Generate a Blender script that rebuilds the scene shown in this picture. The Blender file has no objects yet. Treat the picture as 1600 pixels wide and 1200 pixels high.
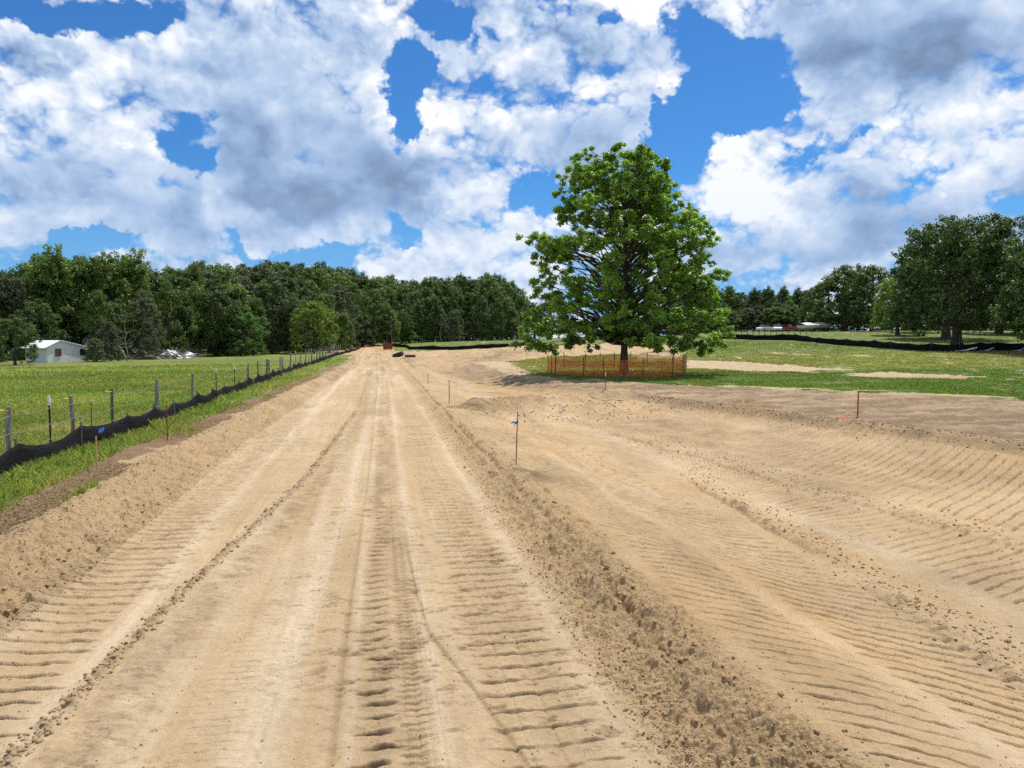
import bpy, math, random
import numpy as np
from mathutils import Vector

S = bpy.context.scene
COL = S.collection
# ---------------------------------------------------------------- camera
FPX = 1109.0; CAMH = 2.4
YAW = math.radians(10.72); PITCH = math.radians(3.61)      # world +Y runs along the dirt road
FW = Vector((math.sin(YAW)*math.cos(PITCH), math.cos(YAW)*math.cos(PITCH), -math.sin(PITCH)))
RT = Vector((math.cos(YAW), -math.sin(YAW), 0)); UP = RT.cross(FW)
cam = bpy.data.cameras.new('camera'); cam.sensor_width = 36; cam.lens = 36*FPX/1600
cam.clip_start = 0.05; cam.clip_end = 3000
co = bpy.data.objects.new('camera', cam); COL.objects.link(co)
co.location = (0, 0, CAMH); co.rotation_mode = 'QUATERNION'
co.rotation_quaternion = FW.to_track_quat('-Z', 'Y')
S.camera = co
S.view_settings.view_transform = 'Standard'; S.view_settings.look = 'None'
S.view_settings.exposure = 0.10; S.view_settings.gamma = 1.0
# ---------------------------------------------------------------- sun
SUN_AZ = math.radians(44); SUN_EL = math.radians(65)        # azimuth clockwise from +Y
SD = Vector((math.sin(SUN_AZ)*math.cos(SUN_EL), math.cos(SUN_AZ)*math.cos(SUN_EL), math.sin(SUN_EL)))
sl = bpy.data.lights.new('sun', 'SUN'); sl.energy = 4.6; sl.angle = math.radians(0.53); sl.color = (1.0, 0.95, 0.87)
so = bpy.data.objects.new('sun', sl); COL.objects.link(so)
so.rotation_mode = 'QUATERNION'; so.rotation_quaternion = (-SD).to_track_quat('-Z', 'Y'); so.location = (30, 10, 80)

# ---------------------------------------------------------------- world: sky with cumulus
W = bpy.data.worlds.new('World'); S.world = W; W.use_nodes = True
nt = W.node_tree; nt.nodes.clear(); N = nt.nodes; L = nt.links
def nd(t, **k):
    n = N.new(t)
    for a, v in k.items(): setattr(n, a, v)
    return n
def ma(op, a, b=None, c=None, clamp=False):
    n = nd('ShaderNodeMath', operation=op); n.use_clamp = clamp
    for i, v in enumerate((a, b, c)):
        if v is None: continue
        if hasattr(v, 'links'): L.new(v, n.inputs[i])
        else: n.inputs[i].default_value = v
    return n.outputs[0]
def vm(op, a, b=None, scale=None):
    n = nd('ShaderNodeVectorMath', operation=op)
    for i, v in enumerate((a, b)):
        if v is None: continue
        if hasattr(v, 'links'): L.new(v, n.inputs[i])
        else: n.inputs[i].default_value = v
    if scale is not None:
        if hasattr(scale, 'links'): L.new(scale, n.inputs['Scale'])
        else: n.inputs['Scale'].default_value = scale
    return n.outputs['Value'] if op in ('LENGTH', 'DOT_PRODUCT') else n.outputs['Vector']
def mr(v, a, b, c=0.0, d=1.0, smooth=True):
    n = nd('ShaderNodeMapRange'); n.interpolation_type = 'SMOOTHSTEP' if smooth else 'LINEAR'; n.clamp = True
    L.new(v, n.inputs[0])
    for i, q in enumerate((a, b, c, d)): n.inputs[i+1].default_value = q
    return n.outputs[0]
def mixc(f, a, b):
    n = nd('ShaderNodeMix', data_type='RGBA')
    if hasattr(f, 'links'): L.new(f, n.inputs[0])
    else: n.inputs[0].default_value = f
    for i, v in ((6, a), (7, b)):
        if hasattr(v, 'links'): L.new(v, n.inputs[i])
        else: n.inputs[i].default_value = (*v, 1)
    return n.outputs[2]
tc = nd('ShaderNodeTexCoord'); D0 = tc.outputs['Generated']
sep = nd('ShaderNodeSeparateXYZ'); L.new(D0, sep.inputs[0])
az = ma('ARCTAN2', sep.outputs[0], sep.outputs[1])
el = ma('ARCSINE', sep.outputs[2])
ae = nd('ShaderNodeCombineXYZ'); L.new(az, ae.inputs[0]); L.new(el, ae.inputs[1]); AE = ae.outputs[0]
def ang(px, py):                                            # compass angle and height above the horizon of a sky feature
    d = (FW*1109 + RT*(px-800) + UP*(600-py)).normalized()
    return math.atan2(d.x, d.y), math.asin(d.z)
# shared warp so that the masses have ragged outlines
wn = nd('ShaderNodeTexNoise', noise_dimensions='3D'); L.new(D0, wn.inputs['Vector'])
wn.inputs['Scale'].default_value = 9; wn.inputs['Detail'].default_value = 5; wn.inputs['Roughness'].default_value = 0.62
wv = vm('SUBTRACT', wn.outputs['Color'], (0.5, 0.5, 0.5))
wz = vm('MULTIPLY', wv, (0.17, 0.14, 0.0))
AEW = vm('ADD', AE, wz)
sepw = nd('ShaderNodeSeparateXYZ'); L.new(AEW, sepw.inputs[0])
def tri(o):
    c = nd('ShaderNodeCombineXYZ')
    for i in range(3): L.new(o, c.inputs[i])
    return c.outputs[0]
U3 = tri(sepw.outputs[0]); V3 = tri(sepw.outputs[1])
def vma(a, b, c):
    n = nd('ShaderNodeVectorMath', operation='MULTIPLY_ADD')
    for i, v in enumerate((a, b, c)):
        if hasattr(v, 'links'): L.new(v, n.inputs[i])
        else: n.inputs[i].default_value = v
    return n.outputs[0]
def total(lst):                                             # three soft ellipses of sky per node chain
    acc = None
    for k in range(0, len(lst), 3):
        tr = [(*q, 1.0)[:6] for q in lst[k:k+3]]
        while len(tr) < 3: tr.append((800, 5000, 10, 10, 0.0, 1.0))
        au, ao, bu, bo, w = [], [], [], [], []
        for (px, py, rx, ry, wt, so_) in tr:
            a, e = ang(px, py); sx = rx/1109/math.cos(e)*0.95; sy = ry/1109*0.95
            au.append(1/sx); ao.append(-a/sx); bu.append(1/sy); bo.append(-e/sy); w.append(wt)
        X = vma(U3, au, ao); Y = vma(V3, bu, bo)
        R = vma(X, X, vm('MULTIPLY', Y, Y))
        n = nd('ShaderNodeMapRange', data_type='FLOAT_VECTOR', interpolation_type='SMOOTHSTEP')
        L.new(R, n.inputs[6])
        n.inputs[7].default_value = (3.3,)*3; n.inputs[8].default_value = (-0.3,)*3
        n.inputs[9].default_value = (0,)*3; n.inputs[10].default_value = (1,)*3
        b = vm('DOT_PRODUCT', n.outputs[1], w)
        acc = b if acc is None else ma('ADD', acc, b)
    return acc
HOLES = [(60, 4, 100, 18, .9), (205, 4, 46, 12, .7), (15, 22, 30, 16, .6), (275, 222, 44, 30, .75), (300, 262, 16, 22, .6),
         (648, 112, 36, 22, .9), (692, 22, 36, 22, .8), (712, 50, 20, 26, .4), (640, 155, 24, 26, .8), (625, 195, 14, 18, .5), (655, 187, 12, 10, .5),
         (1130, 125, 72, 44, 1.1), (1090, 80, 50, 24, .8), (1190, 168, 40, 20, .8), (1060, 190, 36, 38, .9), (1035, 222, 26, 34, .8),
         (835, 292, 34, 26, .75), (868, 300, 16, 16, .5), (770, 55, 16, 12, .5), (1430, 268, 34, 22, .55), (1320, 188, 18, 10, .4),
         (1265, 224, 26, 9, .4), (630, 300, 14, 16, .4), (420, 105, 8, 6, .3), (960, 35, 18, 10, .5), (866, 15, 22, 12, .5),
         (470, 400, 130, 12, .7), (210, 398, 90, 12, .7), (120, 385, 40, 18, .5), (640, 372, 26, 24, .45), (30, 400, 60, 26, .5),
         (1575, 322, 34, 14, .5), (700, 415, 20, 14, .3), (1180, 432, 80, 8, .3)]
PUFFS = [(1045, 112, 36, 26, 1.2), (700, 90, 40, 36, .3), (300, 402, 50, 16, 1.2), (515, 378, 85, 24, .7), (605, 415, 40, 16, 1.0), (1100, 430, 160, 14, .5), (700, 425, 60, 14, .5), (30, 350, 60, 20, .3),
         (120, 60, 70, 40, .3), (210, 45, 40, 30, .4), (55, 60, 30, 24, .3)]
SHADE = [(430, 235, 150, 95, .75), (500, 300, 150, 70, .75), (350, 170, 90, 60, .3), (200, 320, 130, 45, .65), (60, 245, 110, 34, .35),
         (300, 350, 80, 26, .4), (930, 160, 80, 70, .6), (900, 225, 120, 40, .5), (730, 310, 90, 50, .35), (1330, 330, 90, 50, .65),
         (1200, 372, 140, 20, .65), (1480, 40, 260, 62, .85), (1290, 60, 120, 46, .65), (1400, 85, 110, 25, .3), (1450, 200, 130, 60, .3),
         (60, 380, 130, 34, .6), (1540, 260, 90, 80, .3), (430, 50, 110, 25, .25), (520, 110, 100, 40, .4), (1250, 270, 60, 22, .3),
         (1480, 345, 90, 26, .4), (1400, 390, 240, 16, .35), (1100, 400, 90, 16, .3), (750, 375, 70, 30, .4), (610, 270, 60, 60, .4)]
BRIGHT = [(60, 90, 70, 40, .4), (210, 55, 60, 40, .5), (130, 200, 130, 34, .35), (230, 120, 60, 40, .25), (600, 150, 34, 46, .7), (640, 235, 40, 30, .4),
          (690, 120, 30, 40, .4), (345, 325, 34, 34, .85, .6), (372, 352, 44, 15, .9, .6), (330, 300, 20, 20, .7), (120, 340, 26, 20, .5),
          (150, 362, 90, 13, .7), (500, 372, 90, 16, .5), (780, 110, 60, 60, .4), (1170, 215, 60, 34, .6), (1110, 250, 60, 34, .45), (1200, 300, 70, 36, .8),
          (1260, 355, 50, 18, .7), (1380, 235, 60, 30, .35), (1500, 280, 40, 24, .4), (450, 271, 26, 10, .5), (1290, 150, 60, 24, .45), (470, 30, 120, 20, .3),
          (620, 60, 60, 40, .4), (1050, 110, 40, 26, .4), (1330, 45, 60, 16, .2), (1430, 385, 60, 10, .5), (830, 210, 40, 40, .4)]
hol = total(HOLES); puf = total(PUFFS); sha = total(SHADE); bri = total(BRIGHT)
def fbm(vec, scale, detail, rough):
    f = nd('ShaderNodeTexNoise', noise_dimensions='3D'); L.new(vec, f.inputs['Vector'])
    f.inputs['Scale'].default_value = scale; f.inputs['Detail'].default_value = detail; f.inputs['Roughness'].default_value = rough
    return f.outputs[0]
def puffy(vec):                                             # cauliflower detail: fractal noise plus rounded cells
    c = nd('ShaderNodeTexVoronoi', feature='F1', distance='EUCLIDEAN'); L.new(vec, c.inputs['Vector'])
    c.inputs['Scale'].default_value = 13; c.inputs['Detail'].default_value = 2.6; c.inputs['Roughness'].default_value = 0.6
    c.inputs['Lacunarity'].default_value = 2.4
    a = ma('MULTIPLY', ma('SUBTRACT', fbm(vec, 9, 6, 0.52), 0.5), 1.2)
    b = ma('MULTIPLY', ma('SUBTRACT', 0.45, c.outputs['Distance']), 0.85)
    return ma('ADD', a, b)
w2 = vm('SCALE', wv, scale=0.05)
P1 = vm('MULTIPLY', vm('ADD', D0, w2), (1.0, 1.0, 1.35))
P2 = vm('ADD', P1, (0.005, 0.002, 0.022))
P3 = vm('ADD', P1, (0.012, 0.004, 0.075))
n1 = puffy(P1); n2 = puffy(P2)
b1 = fbm(P1, 5.5, 3, 0.5); b2 = fbm(P3, 5.5, 3, 0.5)
dens = ma('ADD', ma('SUBTRACT', ma('ADD', 1.12, ma('MULTIPLY', n1, 1.35)), ma('MULTIPLY', hol, 1.40)), puf)
dens = ma('ADD', dens, ma('MULTIPLY', ma('SUBTRACT', b1, 0.5), 0.75))
dens = ma('ADD', dens, ma('ADD', ma('MULTIPLY', sha, 0.45), ma('MULTIPLY', bri, 0.35)))
cover = mr(dens, -0.06, 0.62)
relief = ma('SUBTRACT', n1, n2)                             # positive where the cloud thins upwards: a sunlit top
broad = ma('SUBTRACT', b1, b2)
edge = mr(dens, 0.75, 0.12)
calm = ma('SUBTRACT', 0.70, ma('MULTIPLY', sha, 0.42)); calm = ma('MAXIMUM', calm, 0.22)
calm = ma('ADD', calm, ma('MULTIPLY', edge, 0.25))
lum = ma('ADD', 0.81, ma('MULTIPLY', relief, calm))
lum = ma('ADD', lum, ma('MULTIPLY', broad, 1.7))
lum = ma('ADD', lum, ma('MULTIPLY', edge, 0.12))
lum = ma('ADD', lum, ma('MULTIPLY', bri, 0.26))
lum = ma('SUBTRACT', lum, ma('MULTIPLY', sha, 0.30))
front = mr(ma('ADD', ma('MULTIPLY', n1, 0.9), ma('MULTIPLY', ma('SUBTRACT', b1, 0.5), 2.4)), 0.10, 0.20)   # nearer puffs over the farther deck
lum = ma('ADD', lum, ma('MULTIPLY', ma('SUBTRACT', front, 0.45), ma('SUBTRACT', 0.26, ma('MULTIPLY', sha, 0.10))))
lum = ma('MAXIMUM', lum, ma('ADD', 0.26, ma('MULTIPLY', n1, 0.30)))
ramp = nd('ShaderNodeValToRGB'); L.new(lum, ramp.inputs[0])
cr = ramp.color_ramp; cr.interpolation = 'B_SPLINE'
cr.elements[0].position = 0.0; cr.elements[0].color = (0.16, 0.23, 0.36, 1)
cr.elements[1].position = 1.0; cr.elements[1].color = (0.97, 0.98, 1.0, 1)
for p, c in ((0.22, (0.25, 0.37, 0.60)), (0.45, (0.39, 0.53, 0.76)), (0.68, (0.60, 0.70, 0.87)), (0.88, (0.82, 0.87, 0.94))):
    e = cr.elements.new(p); e.color = (*c, 1)
sky = nd('ShaderNodeTexSky', sky_type='NISHITA'); sky.sun_disc = False
sky.sun_elevation = SUN_EL; sky.sun_rotation = SUN_AZ
sky.air_density = 1.0; sky.dust_density = 0.3; sky.ozone_density = 2.5
skyb = vm('SCALE', sky.outputs[0], scale=0.10)
skyb = vm('MULTIPLY', skyb, (0.30, 0.70, 1.10))
hz = mr(el, 0.34, 0.0)
cloudc = mixc(ma('MULTIPLY', hz, 0.32), ramp.outputs[0], (0.40, 0.56, 0.80))
skyb = mixc(ma('MULTIPLY', mr(el, 0.24, 0.02), 0.75), skyb, (0.20, 0.44, 0.80))
allc = mixc(cover, skyb, cloudc)
low = mr(el, 0.0, -0.03)
allc = mixc(low, allc, (0.12, 0.13, 0.08))
bg = nd('ShaderNodeBackground'); L.new(allc, bg.inputs[0]); bg.inputs[1].default_value = 1.0
ow = nd('ShaderNodeOutputWorld'); L.new(bg.outputs[0], ow.inputs[0])
W.cycles.sampling_method = 'MANUAL'; W.cycles.sample_map_resolution = 256
S.cycles.use_adaptive_sampling = True; S.cycles.adaptive_threshold = 0.02; S.cycles.adaptive_min_samples = 12
S.cycles.max_bounces = 5; S.cycles.diffuse_bounces = 2; S.cycles.glossy_bounces = 1
S.cycles.transmission_bounces = 3; S.cycles.transparent_max_bounces = 6
S.cycles.use_denoising = False; S.cycles.sample_clamp_indirect = 3.0; S.cycles.sample_clamp_direct = 12.0
random.seed(7); RG = np.random.default_rng(7)
# ================================================================ helpers
def sstep(x, a, b):
    t = np.clip((x-a)/(b-a), 0, 1); return t*t*(3-2*t)
def hsh(ix, iy, seed):
    h = (ix.astype(np.int64)*374761393 + iy.astype(np.int64)*668265263 + seed*1442695041) & 0xffffffff
    h = ((h ^ (h >> 13))*1274126177) & 0xffffffff
    h = ((h ^ (h >> 15))*2246822519) & 0xffffffff
    return ((h ^ (h >> 16)) & 0xffffff)/float(0xffffff)
def vnoise(x, y, f, seed=0):                                # value noise, -1..1
    x = x*f; y = y*f; ix = np.floor(x); iy = np.floor(y); fx = x-ix; fy = y-iy
    fx = fx*fx*(3-2*fx); fy = fy*fy*(3-2*fy)
    a = hsh(ix, iy, seed); b = hsh(ix+1, iy, seed); c = hsh(ix, iy+1, seed); d = hsh(ix+1, iy+1, seed)
    return ((a+(b-a)*fx)*(1-fy)+(c+(d-c)*fx)*fy)*2-1
def fnoise(x, y, f, oct=3, seed=0, gain=0.5):
    s = 0; w = 1; t = 0
    for k in range(oct):
        s = s+w*vnoise(x+k*17.3, y-k*9.1, f*2.03**k, seed+k*31); t += w; w *= gain
    return s/t
def bump(x, c, w): return np.exp(-((x-c)/w)**2)
# large shape of the land: heights by compass direction (as picture column) and depth from the standpoint
_PX = np.array([-900, -400, 0, 440, 600, 700, 830, 1000, 1150, 1450, 1800, 2600.])
_DD = np.array([0, 50, 70, 90, 110, 135, 170, 320.])
_ZZ = np.array([[0, 0, 0, 0, 0, .2, .5, 1], [0, 0, 0, 0, 0, .2, .5, 1], [0, 0, 0, 0, 0, .2, .5, 1], [0, 0, 0, 0, 0, .1, .5, 1],
                [0, 0, 0, .2, .5, .9, 1.5, 2], [0, 0, .1, .4, .9, 1.6, 2.1, 2.5], [0, 0, .2, .55, 1.1, 1.8, 2.3, 2.6],
                [0, .0, .3, .9, 1.7, 2.6, 3.2, 3.6], [0, .05, .5, 1.4, 2.4, 3.7, 4.3, 4.6], [0, .15, .7, 1.6, 2.8, 3.95, 4.6, 4.9],
                [0, .2, .7, 1.6, 2.8, 4.0, 4.7, 5.0], [0, .2, .7, 1.6, 2.8, 4.0, 4.7, 5.0]])
_gp = np.arange(-900, 2601, 25.); _gd = np.arange(0, 321, 2.)
_t = np.array([np.interp(_gd, _DD, r) for r in _ZZ]); _T = np.array([np.interp(_gp, _PX, _t[:, j]) for j in range(len(_gd))])
for _k in range(5):
    _T[1:-1] = (_T[:-2]+2*_T[1:-1]+_T[2:])/4; _T[:, 1:-1] = (_T[:, :-2]+2*_T[:, 1:-1]+_T[:, 2:])/4
def land_z(x, y):
    az = np.arctan2(x, y)-YAW; az = np.clip(az, -1.0, 1.0)
    r = np.hypot(x, y); dep = np.clip(r*np.cos(az), 0, 319.9); px = np.clip(800+FPX*np.tan(az), -899, 2599)
    i = (px+900)/25; j = dep/2; i0 = i.astype(int); j0 = j.astype(int); i0 = np.minimum(i0, len(_gp)-2); j0 = np.minimum(j0, len(_gd)-2)
    fi = i-i0; fj = j-j0
    return (_T[j0, i0]*(1-fi)+_T[j0, i0+1]*fi)*(1-fj)+(_T[j0+1, i0]*(1-fi)+_T[j0+1, i0+1]*fi)*fj
def edge_x(y): return 10.3+(26.6-y)*0.215                    # the low windrow between the graded basin and the stripped brown soil
def berm_x(y): return np.interp(y, [0, 9, 17, 31, 55, 90], [-3.72, -3.72, -3.80, -3.42, -2.75, -2.5])
def smooth_z(x, y):
    z = land_z(x, y)
    near = 1-sstep(y, 22.5, 25.5)
    xe = edge_x(y)
    z = z-0.32*sstep(x, 2.7, 5.0)*(1-sstep(x, xe-3.2, xe+0.2))*near
    far = sstep(y, 26.5, 29)*(1-sstep(y, 52, 66))
    z = z-0.36*sstep(x, 3.0, 4.6)*(1-sstep(x, 7.0, 9.6))*far
    cl = y-(24.6+(x-2.8)*0.55)                               # cross bank between the two cuts
    z = z+0.26*np.exp(-(np.abs(cl)/.8)**3)*sstep(x, 2.6, 3.4)*(1-sstep(x, 10.5, 12))
    z = z+0.20*bump(x, xe+0.1, 0.55)*(1-sstep(y, 26, 30))
    wob = 0.10*vnoise(x*0+3, y, 0.35, 5)
    hb = 0.32*(1-0.30*sstep(y, 25, 60))*(1-sstep(y, 85, 100))
    xb = berm_x(y)+0.09*vnoise(x*0+8, y, 0.35, 6)+.05*vnoise(x*0+8, y, 1.4, 16)
    z = z+(hb*(1+0.5*wob))*np.exp(-(np.abs(x-xb)/np.where(x > xb, 0.60, 0.44))**1.8)
    z = z-0.10*(1-sstep(x, -7.5, -5.4))*(1-sstep(y, 70, 110))
    rb = 0.10*(1-sstep(y, 45, 60))
    z = z+rb*np.exp(-((x-2.15)/0.42)**2)
    z = z+0.03*vnoise(x, y, 0.25, 11)+0.10*vnoise(x, y, 0.05, 12)*sstep(np.hypot(x, y), 25, 60)*(x > 3)
    return z
def at(px, py, dz=0.0):                                      # where a line of sight meets the land
    d = FW*FPX+RT*(px-800)+UP*(600-py); hl = math.hypot(d.x, d.y); t = np.concatenate([np.arange(2.5, 60, .05), np.arange(60, 300, .25)])/hl
    x = d.x*t; y = d.y*t; z = CAMH+d.z*t; g = z-smooth_z(x, y)-dz
    k = np.argmax(g < 0) if (g < 0).any() else len(t)-1
    return float(x[k]), float(y[k])
def z_at(x, y): return float(smooth_z(np.array([float(x)]), np.array([float(y)]))[0])
def poly_px(pts): return np.array([at(*p) for p in pts])
def inpoly(x, y, P):
    r = np.zeros(x.shape, bool); n = len(P)
    for i in range(n):
        x1, y1 = P[i]; x2, y2 = P[(i+1) % n]
        if y1 == y2: continue
        c = (y1 > y) != (y2 > y)
        r ^= c & (x < (x2-x1)*(y-y1)/(y2-y1)+x1)
    return r
# ---------------------------------------------------------------- surface detail: ruts, cleat prints, clods
def rungs(x, y, x0, x1, tilt, pitch, amp, seed, brk=0.2, wid=0.062):
    w = 0.05*vnoise(x*0, y, 0.7, seed)+0.03*vnoise(x*0, y, 2.3, seed+1)+.05*vnoise(x*0, y, 9., seed+17)
    m = sstep(x, x0+w-.05, x0+w+.10)*(1-sstep(x, x1+w-.10, x1+w+.05))
    c, s = math.cos(tilt), math.sin(tilt)
    ph = (-s*x+c*y)/pitch+0.07*vnoise(x*0, y, .5, seed+2)+0.025*vnoise(x, y, 3.0, seed+8)+0.055*vnoise(x, y, 17.0, seed+9)
    f = ph-np.floor(ph)
    wv = wid*(1+.5*vnoise(x, y, 7, seed+12))
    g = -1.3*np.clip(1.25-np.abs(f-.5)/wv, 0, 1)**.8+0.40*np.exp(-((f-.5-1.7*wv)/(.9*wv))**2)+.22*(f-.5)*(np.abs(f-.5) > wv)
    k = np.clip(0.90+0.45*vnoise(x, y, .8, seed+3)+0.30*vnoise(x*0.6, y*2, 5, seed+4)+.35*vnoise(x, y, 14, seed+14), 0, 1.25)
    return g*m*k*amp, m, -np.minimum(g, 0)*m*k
def wline(y, x0, seed, a=0.05): return x0+a*vnoise(y*0+seed, y, 0.3, seed)+a*0.5*vnoise(y*0+seed, y, 1.1, seed+1)
GRAIN = {}
def detail(x, y):
    r = np.hypot(x, y)
    h = np.zeros_like(x); dark = np.zeros_like(x); light = np.zeros_like(x); org = np.zeros_like(x)  # dark: soil tone, plus shade painted into grooves and hollows
    fr = 1-sstep(r, 14, 34)                                  # prints get too fine to resolve further off
    road = sstep(x, -3.2, -2.9)*(1-sstep(x, 1.5, 1.75))
    right = sstep(x, 2.4, 2.7)
    # -- road
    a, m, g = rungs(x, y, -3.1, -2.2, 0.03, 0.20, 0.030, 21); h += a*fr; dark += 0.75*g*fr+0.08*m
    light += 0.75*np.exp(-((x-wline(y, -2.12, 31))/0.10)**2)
    fx = np.interp(y, [3, 4.4, 6.7, 10.2, 12.7, 24.7, 60], [-2.1, -2.08, -1.88, -1.5, -1.23, -.7, -.5])
    fw = np.exp(-((x-fx)/(0.055+.0022*np.maximum(y-8, 0)))**2)*(1-sstep(y, 50, 70))
    cl = np.clip(fnoise(x, y, 9, 3, 41, .6)*1.6+.25, 0, 1.3)
    h += fw*(0.045*cl-0.008)*(1-0.6*sstep(r, 12, 30)); dark += fw*(0.25+0.35*cl)
    rough = np.exp(-((x-(fx+.33))/0.24)**2); h += rough*0.034*fnoise(x, y*1.6, 5, 4, 43, .68)*(1-.6*sstep(r, 12, 30)); dark += rough*(0.38+.5*fnoise(x+.05, y*1.6, 5, 3, 43, .65))
    a, m, g = rungs(x, y, -1.25, -0.85, 0.0, 0.09, 0.005, 44); h += a*(1-sstep(r, 6, 14)); dark += .15*g
    lc = np.interp(y, [3, 4.4, 6.4, 10, 12.9, 40], [-.80, -.75, -.64, -.46, -.42, -.2])
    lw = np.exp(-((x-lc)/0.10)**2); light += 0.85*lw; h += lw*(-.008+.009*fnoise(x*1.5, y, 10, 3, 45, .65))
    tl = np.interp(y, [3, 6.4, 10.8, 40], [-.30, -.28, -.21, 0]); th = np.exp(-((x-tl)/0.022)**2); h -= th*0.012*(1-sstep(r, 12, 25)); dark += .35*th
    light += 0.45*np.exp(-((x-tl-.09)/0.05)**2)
    tp = -0.01+0.25*sstep(y, 9, 40)
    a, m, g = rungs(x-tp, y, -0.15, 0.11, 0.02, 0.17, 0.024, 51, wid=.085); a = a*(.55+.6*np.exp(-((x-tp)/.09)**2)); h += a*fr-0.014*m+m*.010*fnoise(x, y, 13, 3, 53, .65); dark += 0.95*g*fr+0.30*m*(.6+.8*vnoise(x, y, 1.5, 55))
    a, m, g = rungs(x-tp, y, 0.10, 0.31, 0.02, 0.085, 0.010, 54, wid=.16); h += a*(1-sstep(r, 7, 16))-0.010*m+m*.008*fnoise(x, y*2, 9, 3, 56, .65); dark += 0.30*m*(.8+.8*vnoise(x, y, 2.5, 57))+.3*g*(1-sstep(r, 8, 16))
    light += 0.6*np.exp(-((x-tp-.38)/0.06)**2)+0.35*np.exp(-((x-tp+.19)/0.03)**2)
    for q in range(4):                                       # ribs of a tyre print
        h -= 0.004*np.exp(-((x-tp-.16-.07*q)/0.010)**2)*(1-sstep(r, 8, 16))
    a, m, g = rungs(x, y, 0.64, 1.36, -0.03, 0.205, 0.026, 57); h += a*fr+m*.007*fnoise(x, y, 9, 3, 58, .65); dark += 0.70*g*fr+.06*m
    for xx in (0.86, 1.05): h -= 0.006*np.exp(-((x-wline(y, xx, 60))/0.012)**2)*fr
    cx = np.interp(y, [3.4, 3.75, 4.16, 4.97, 5.75, 6.6, 8], [.9, .82, .75, .56, .38, .33, .3])
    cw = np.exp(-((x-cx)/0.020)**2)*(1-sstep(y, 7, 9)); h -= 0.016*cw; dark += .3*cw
    light += 0.35*np.exp(-((x-1.42)/0.07)**2)
    h += road*0.009*fnoise(x, y, 3, 4, 61, .6)*(1-sstep(r, 20, 40))+road*.004*fnoise(x, y, 22, 2, 64, .6)*(1-sstep(r, 7, 14))
    # long fine drag lines along the road
    ln = vnoise(x*9+0.8*vnoise(x, y, .2, 3), y*0.22, 1.0, 62)+.6*vnoise(x*22, y*0.3, 1.0, 63)
    h += road*0.006*ln*(1-sstep(r, 15, 30)); light += road*0.20*ln
    lane = vnoise(x*1.0+.25*vnoise(y*0, y, .12, 66), y*.05, 2.6, 65)+.7*vnoise(x+.10*vnoise(y*0, y, .3, 67), y*.09, 7.0, 68); blot = fnoise(x, y*.35, 1.1, 4, 69, .62)
    dark += road*(.13*np.clip(lane, 0, 2)+.22*np.clip(blot-.05, 0, 1)); light += road*(.42*np.clip(-lane, 0, 2)+.45*np.clip(-blot, 0, 1))
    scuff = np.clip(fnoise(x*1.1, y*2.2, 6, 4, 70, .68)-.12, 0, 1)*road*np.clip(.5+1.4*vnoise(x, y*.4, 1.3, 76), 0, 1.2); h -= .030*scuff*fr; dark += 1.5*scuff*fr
    # -- left berm: loose crumbly sand with chunks at the inner toe
    bx_ = x-berm_x(y); lb = sstep(bx_, -.95, -.6)*(1-sstep(bx_, .62, .92))*(1-sstep(y, 85, 100))
    n3 = fnoise(x, y, 4.5, 5, 71, .62); n9 = fnoise(x, y, 16, 3, 72, .6)
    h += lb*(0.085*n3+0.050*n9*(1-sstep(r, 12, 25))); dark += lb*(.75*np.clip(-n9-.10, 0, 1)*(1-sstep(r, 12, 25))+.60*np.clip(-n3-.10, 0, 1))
    ck = np.exp(-((bx_-.55)/0.22)**2)*np.clip(vnoise(x, y, 5, 73)-.25, 0, 1)
    h += ck*0.09; dark += ck*.5
    far_rough = lb*sstep(y, 12, 20)
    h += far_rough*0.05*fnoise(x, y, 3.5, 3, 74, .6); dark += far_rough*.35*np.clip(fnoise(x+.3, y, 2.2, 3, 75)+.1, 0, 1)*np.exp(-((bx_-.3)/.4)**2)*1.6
    org += lb*.30
    # -- right windrow: two torn ridges with a rut between and crumbs on both sides
    rb = sstep(x, 1.45, 1.72)*(1-sstep(x+.12*vnoise(x, y, 1.5, 92), 2.45, 2.80))*(1-sstep(y, 52, 66))
    torn = fnoise(x*1.3, y, 3.6, 4, 81, .62)
    r1 = np.exp(-((x-wline(y, 1.96, 82, .06))/0.085)**2); r2 = np.exp(-((x-wline(y, 2.22, 84, .06))/0.08)**2); r3 = np.exp(-((x-wline(y, 2.50, 86, .08))/0.07)**2)
    amp = 1-0.45*sstep(r, 10, 30)
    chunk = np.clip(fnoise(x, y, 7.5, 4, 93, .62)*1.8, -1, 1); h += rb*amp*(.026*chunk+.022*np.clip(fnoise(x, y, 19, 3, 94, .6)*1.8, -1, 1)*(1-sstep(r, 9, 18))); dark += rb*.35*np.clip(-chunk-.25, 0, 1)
    h += amp*(r1*np.clip(.035+.13*torn, -.03, .10)+r2*np.clip(.035+.14*torn, -.03, .11)+r3*np.clip(.0+.10*torn, 0, .07))
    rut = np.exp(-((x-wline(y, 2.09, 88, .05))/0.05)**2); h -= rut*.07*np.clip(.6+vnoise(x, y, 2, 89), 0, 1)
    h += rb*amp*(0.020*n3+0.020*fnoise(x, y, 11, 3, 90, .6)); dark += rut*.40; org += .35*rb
    # -- right basin: cleat prints in slanted sets
    bas = right*(1-sstep(x, edge_x(y)-.3, edge_x(y)+.1))*(1-sstep(y, 26, 30))
    fr2 = 1-sstep(r, 13, 30)
    a, m, g = rungs(x, y, 2.75, 3.65, -0.45, 0.165, 0.015, 101); h += a*fr2+m*.006*fnoise(x, y, 9, 3, 58, .65); dark += .65*g*fr2+.16*m
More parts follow.
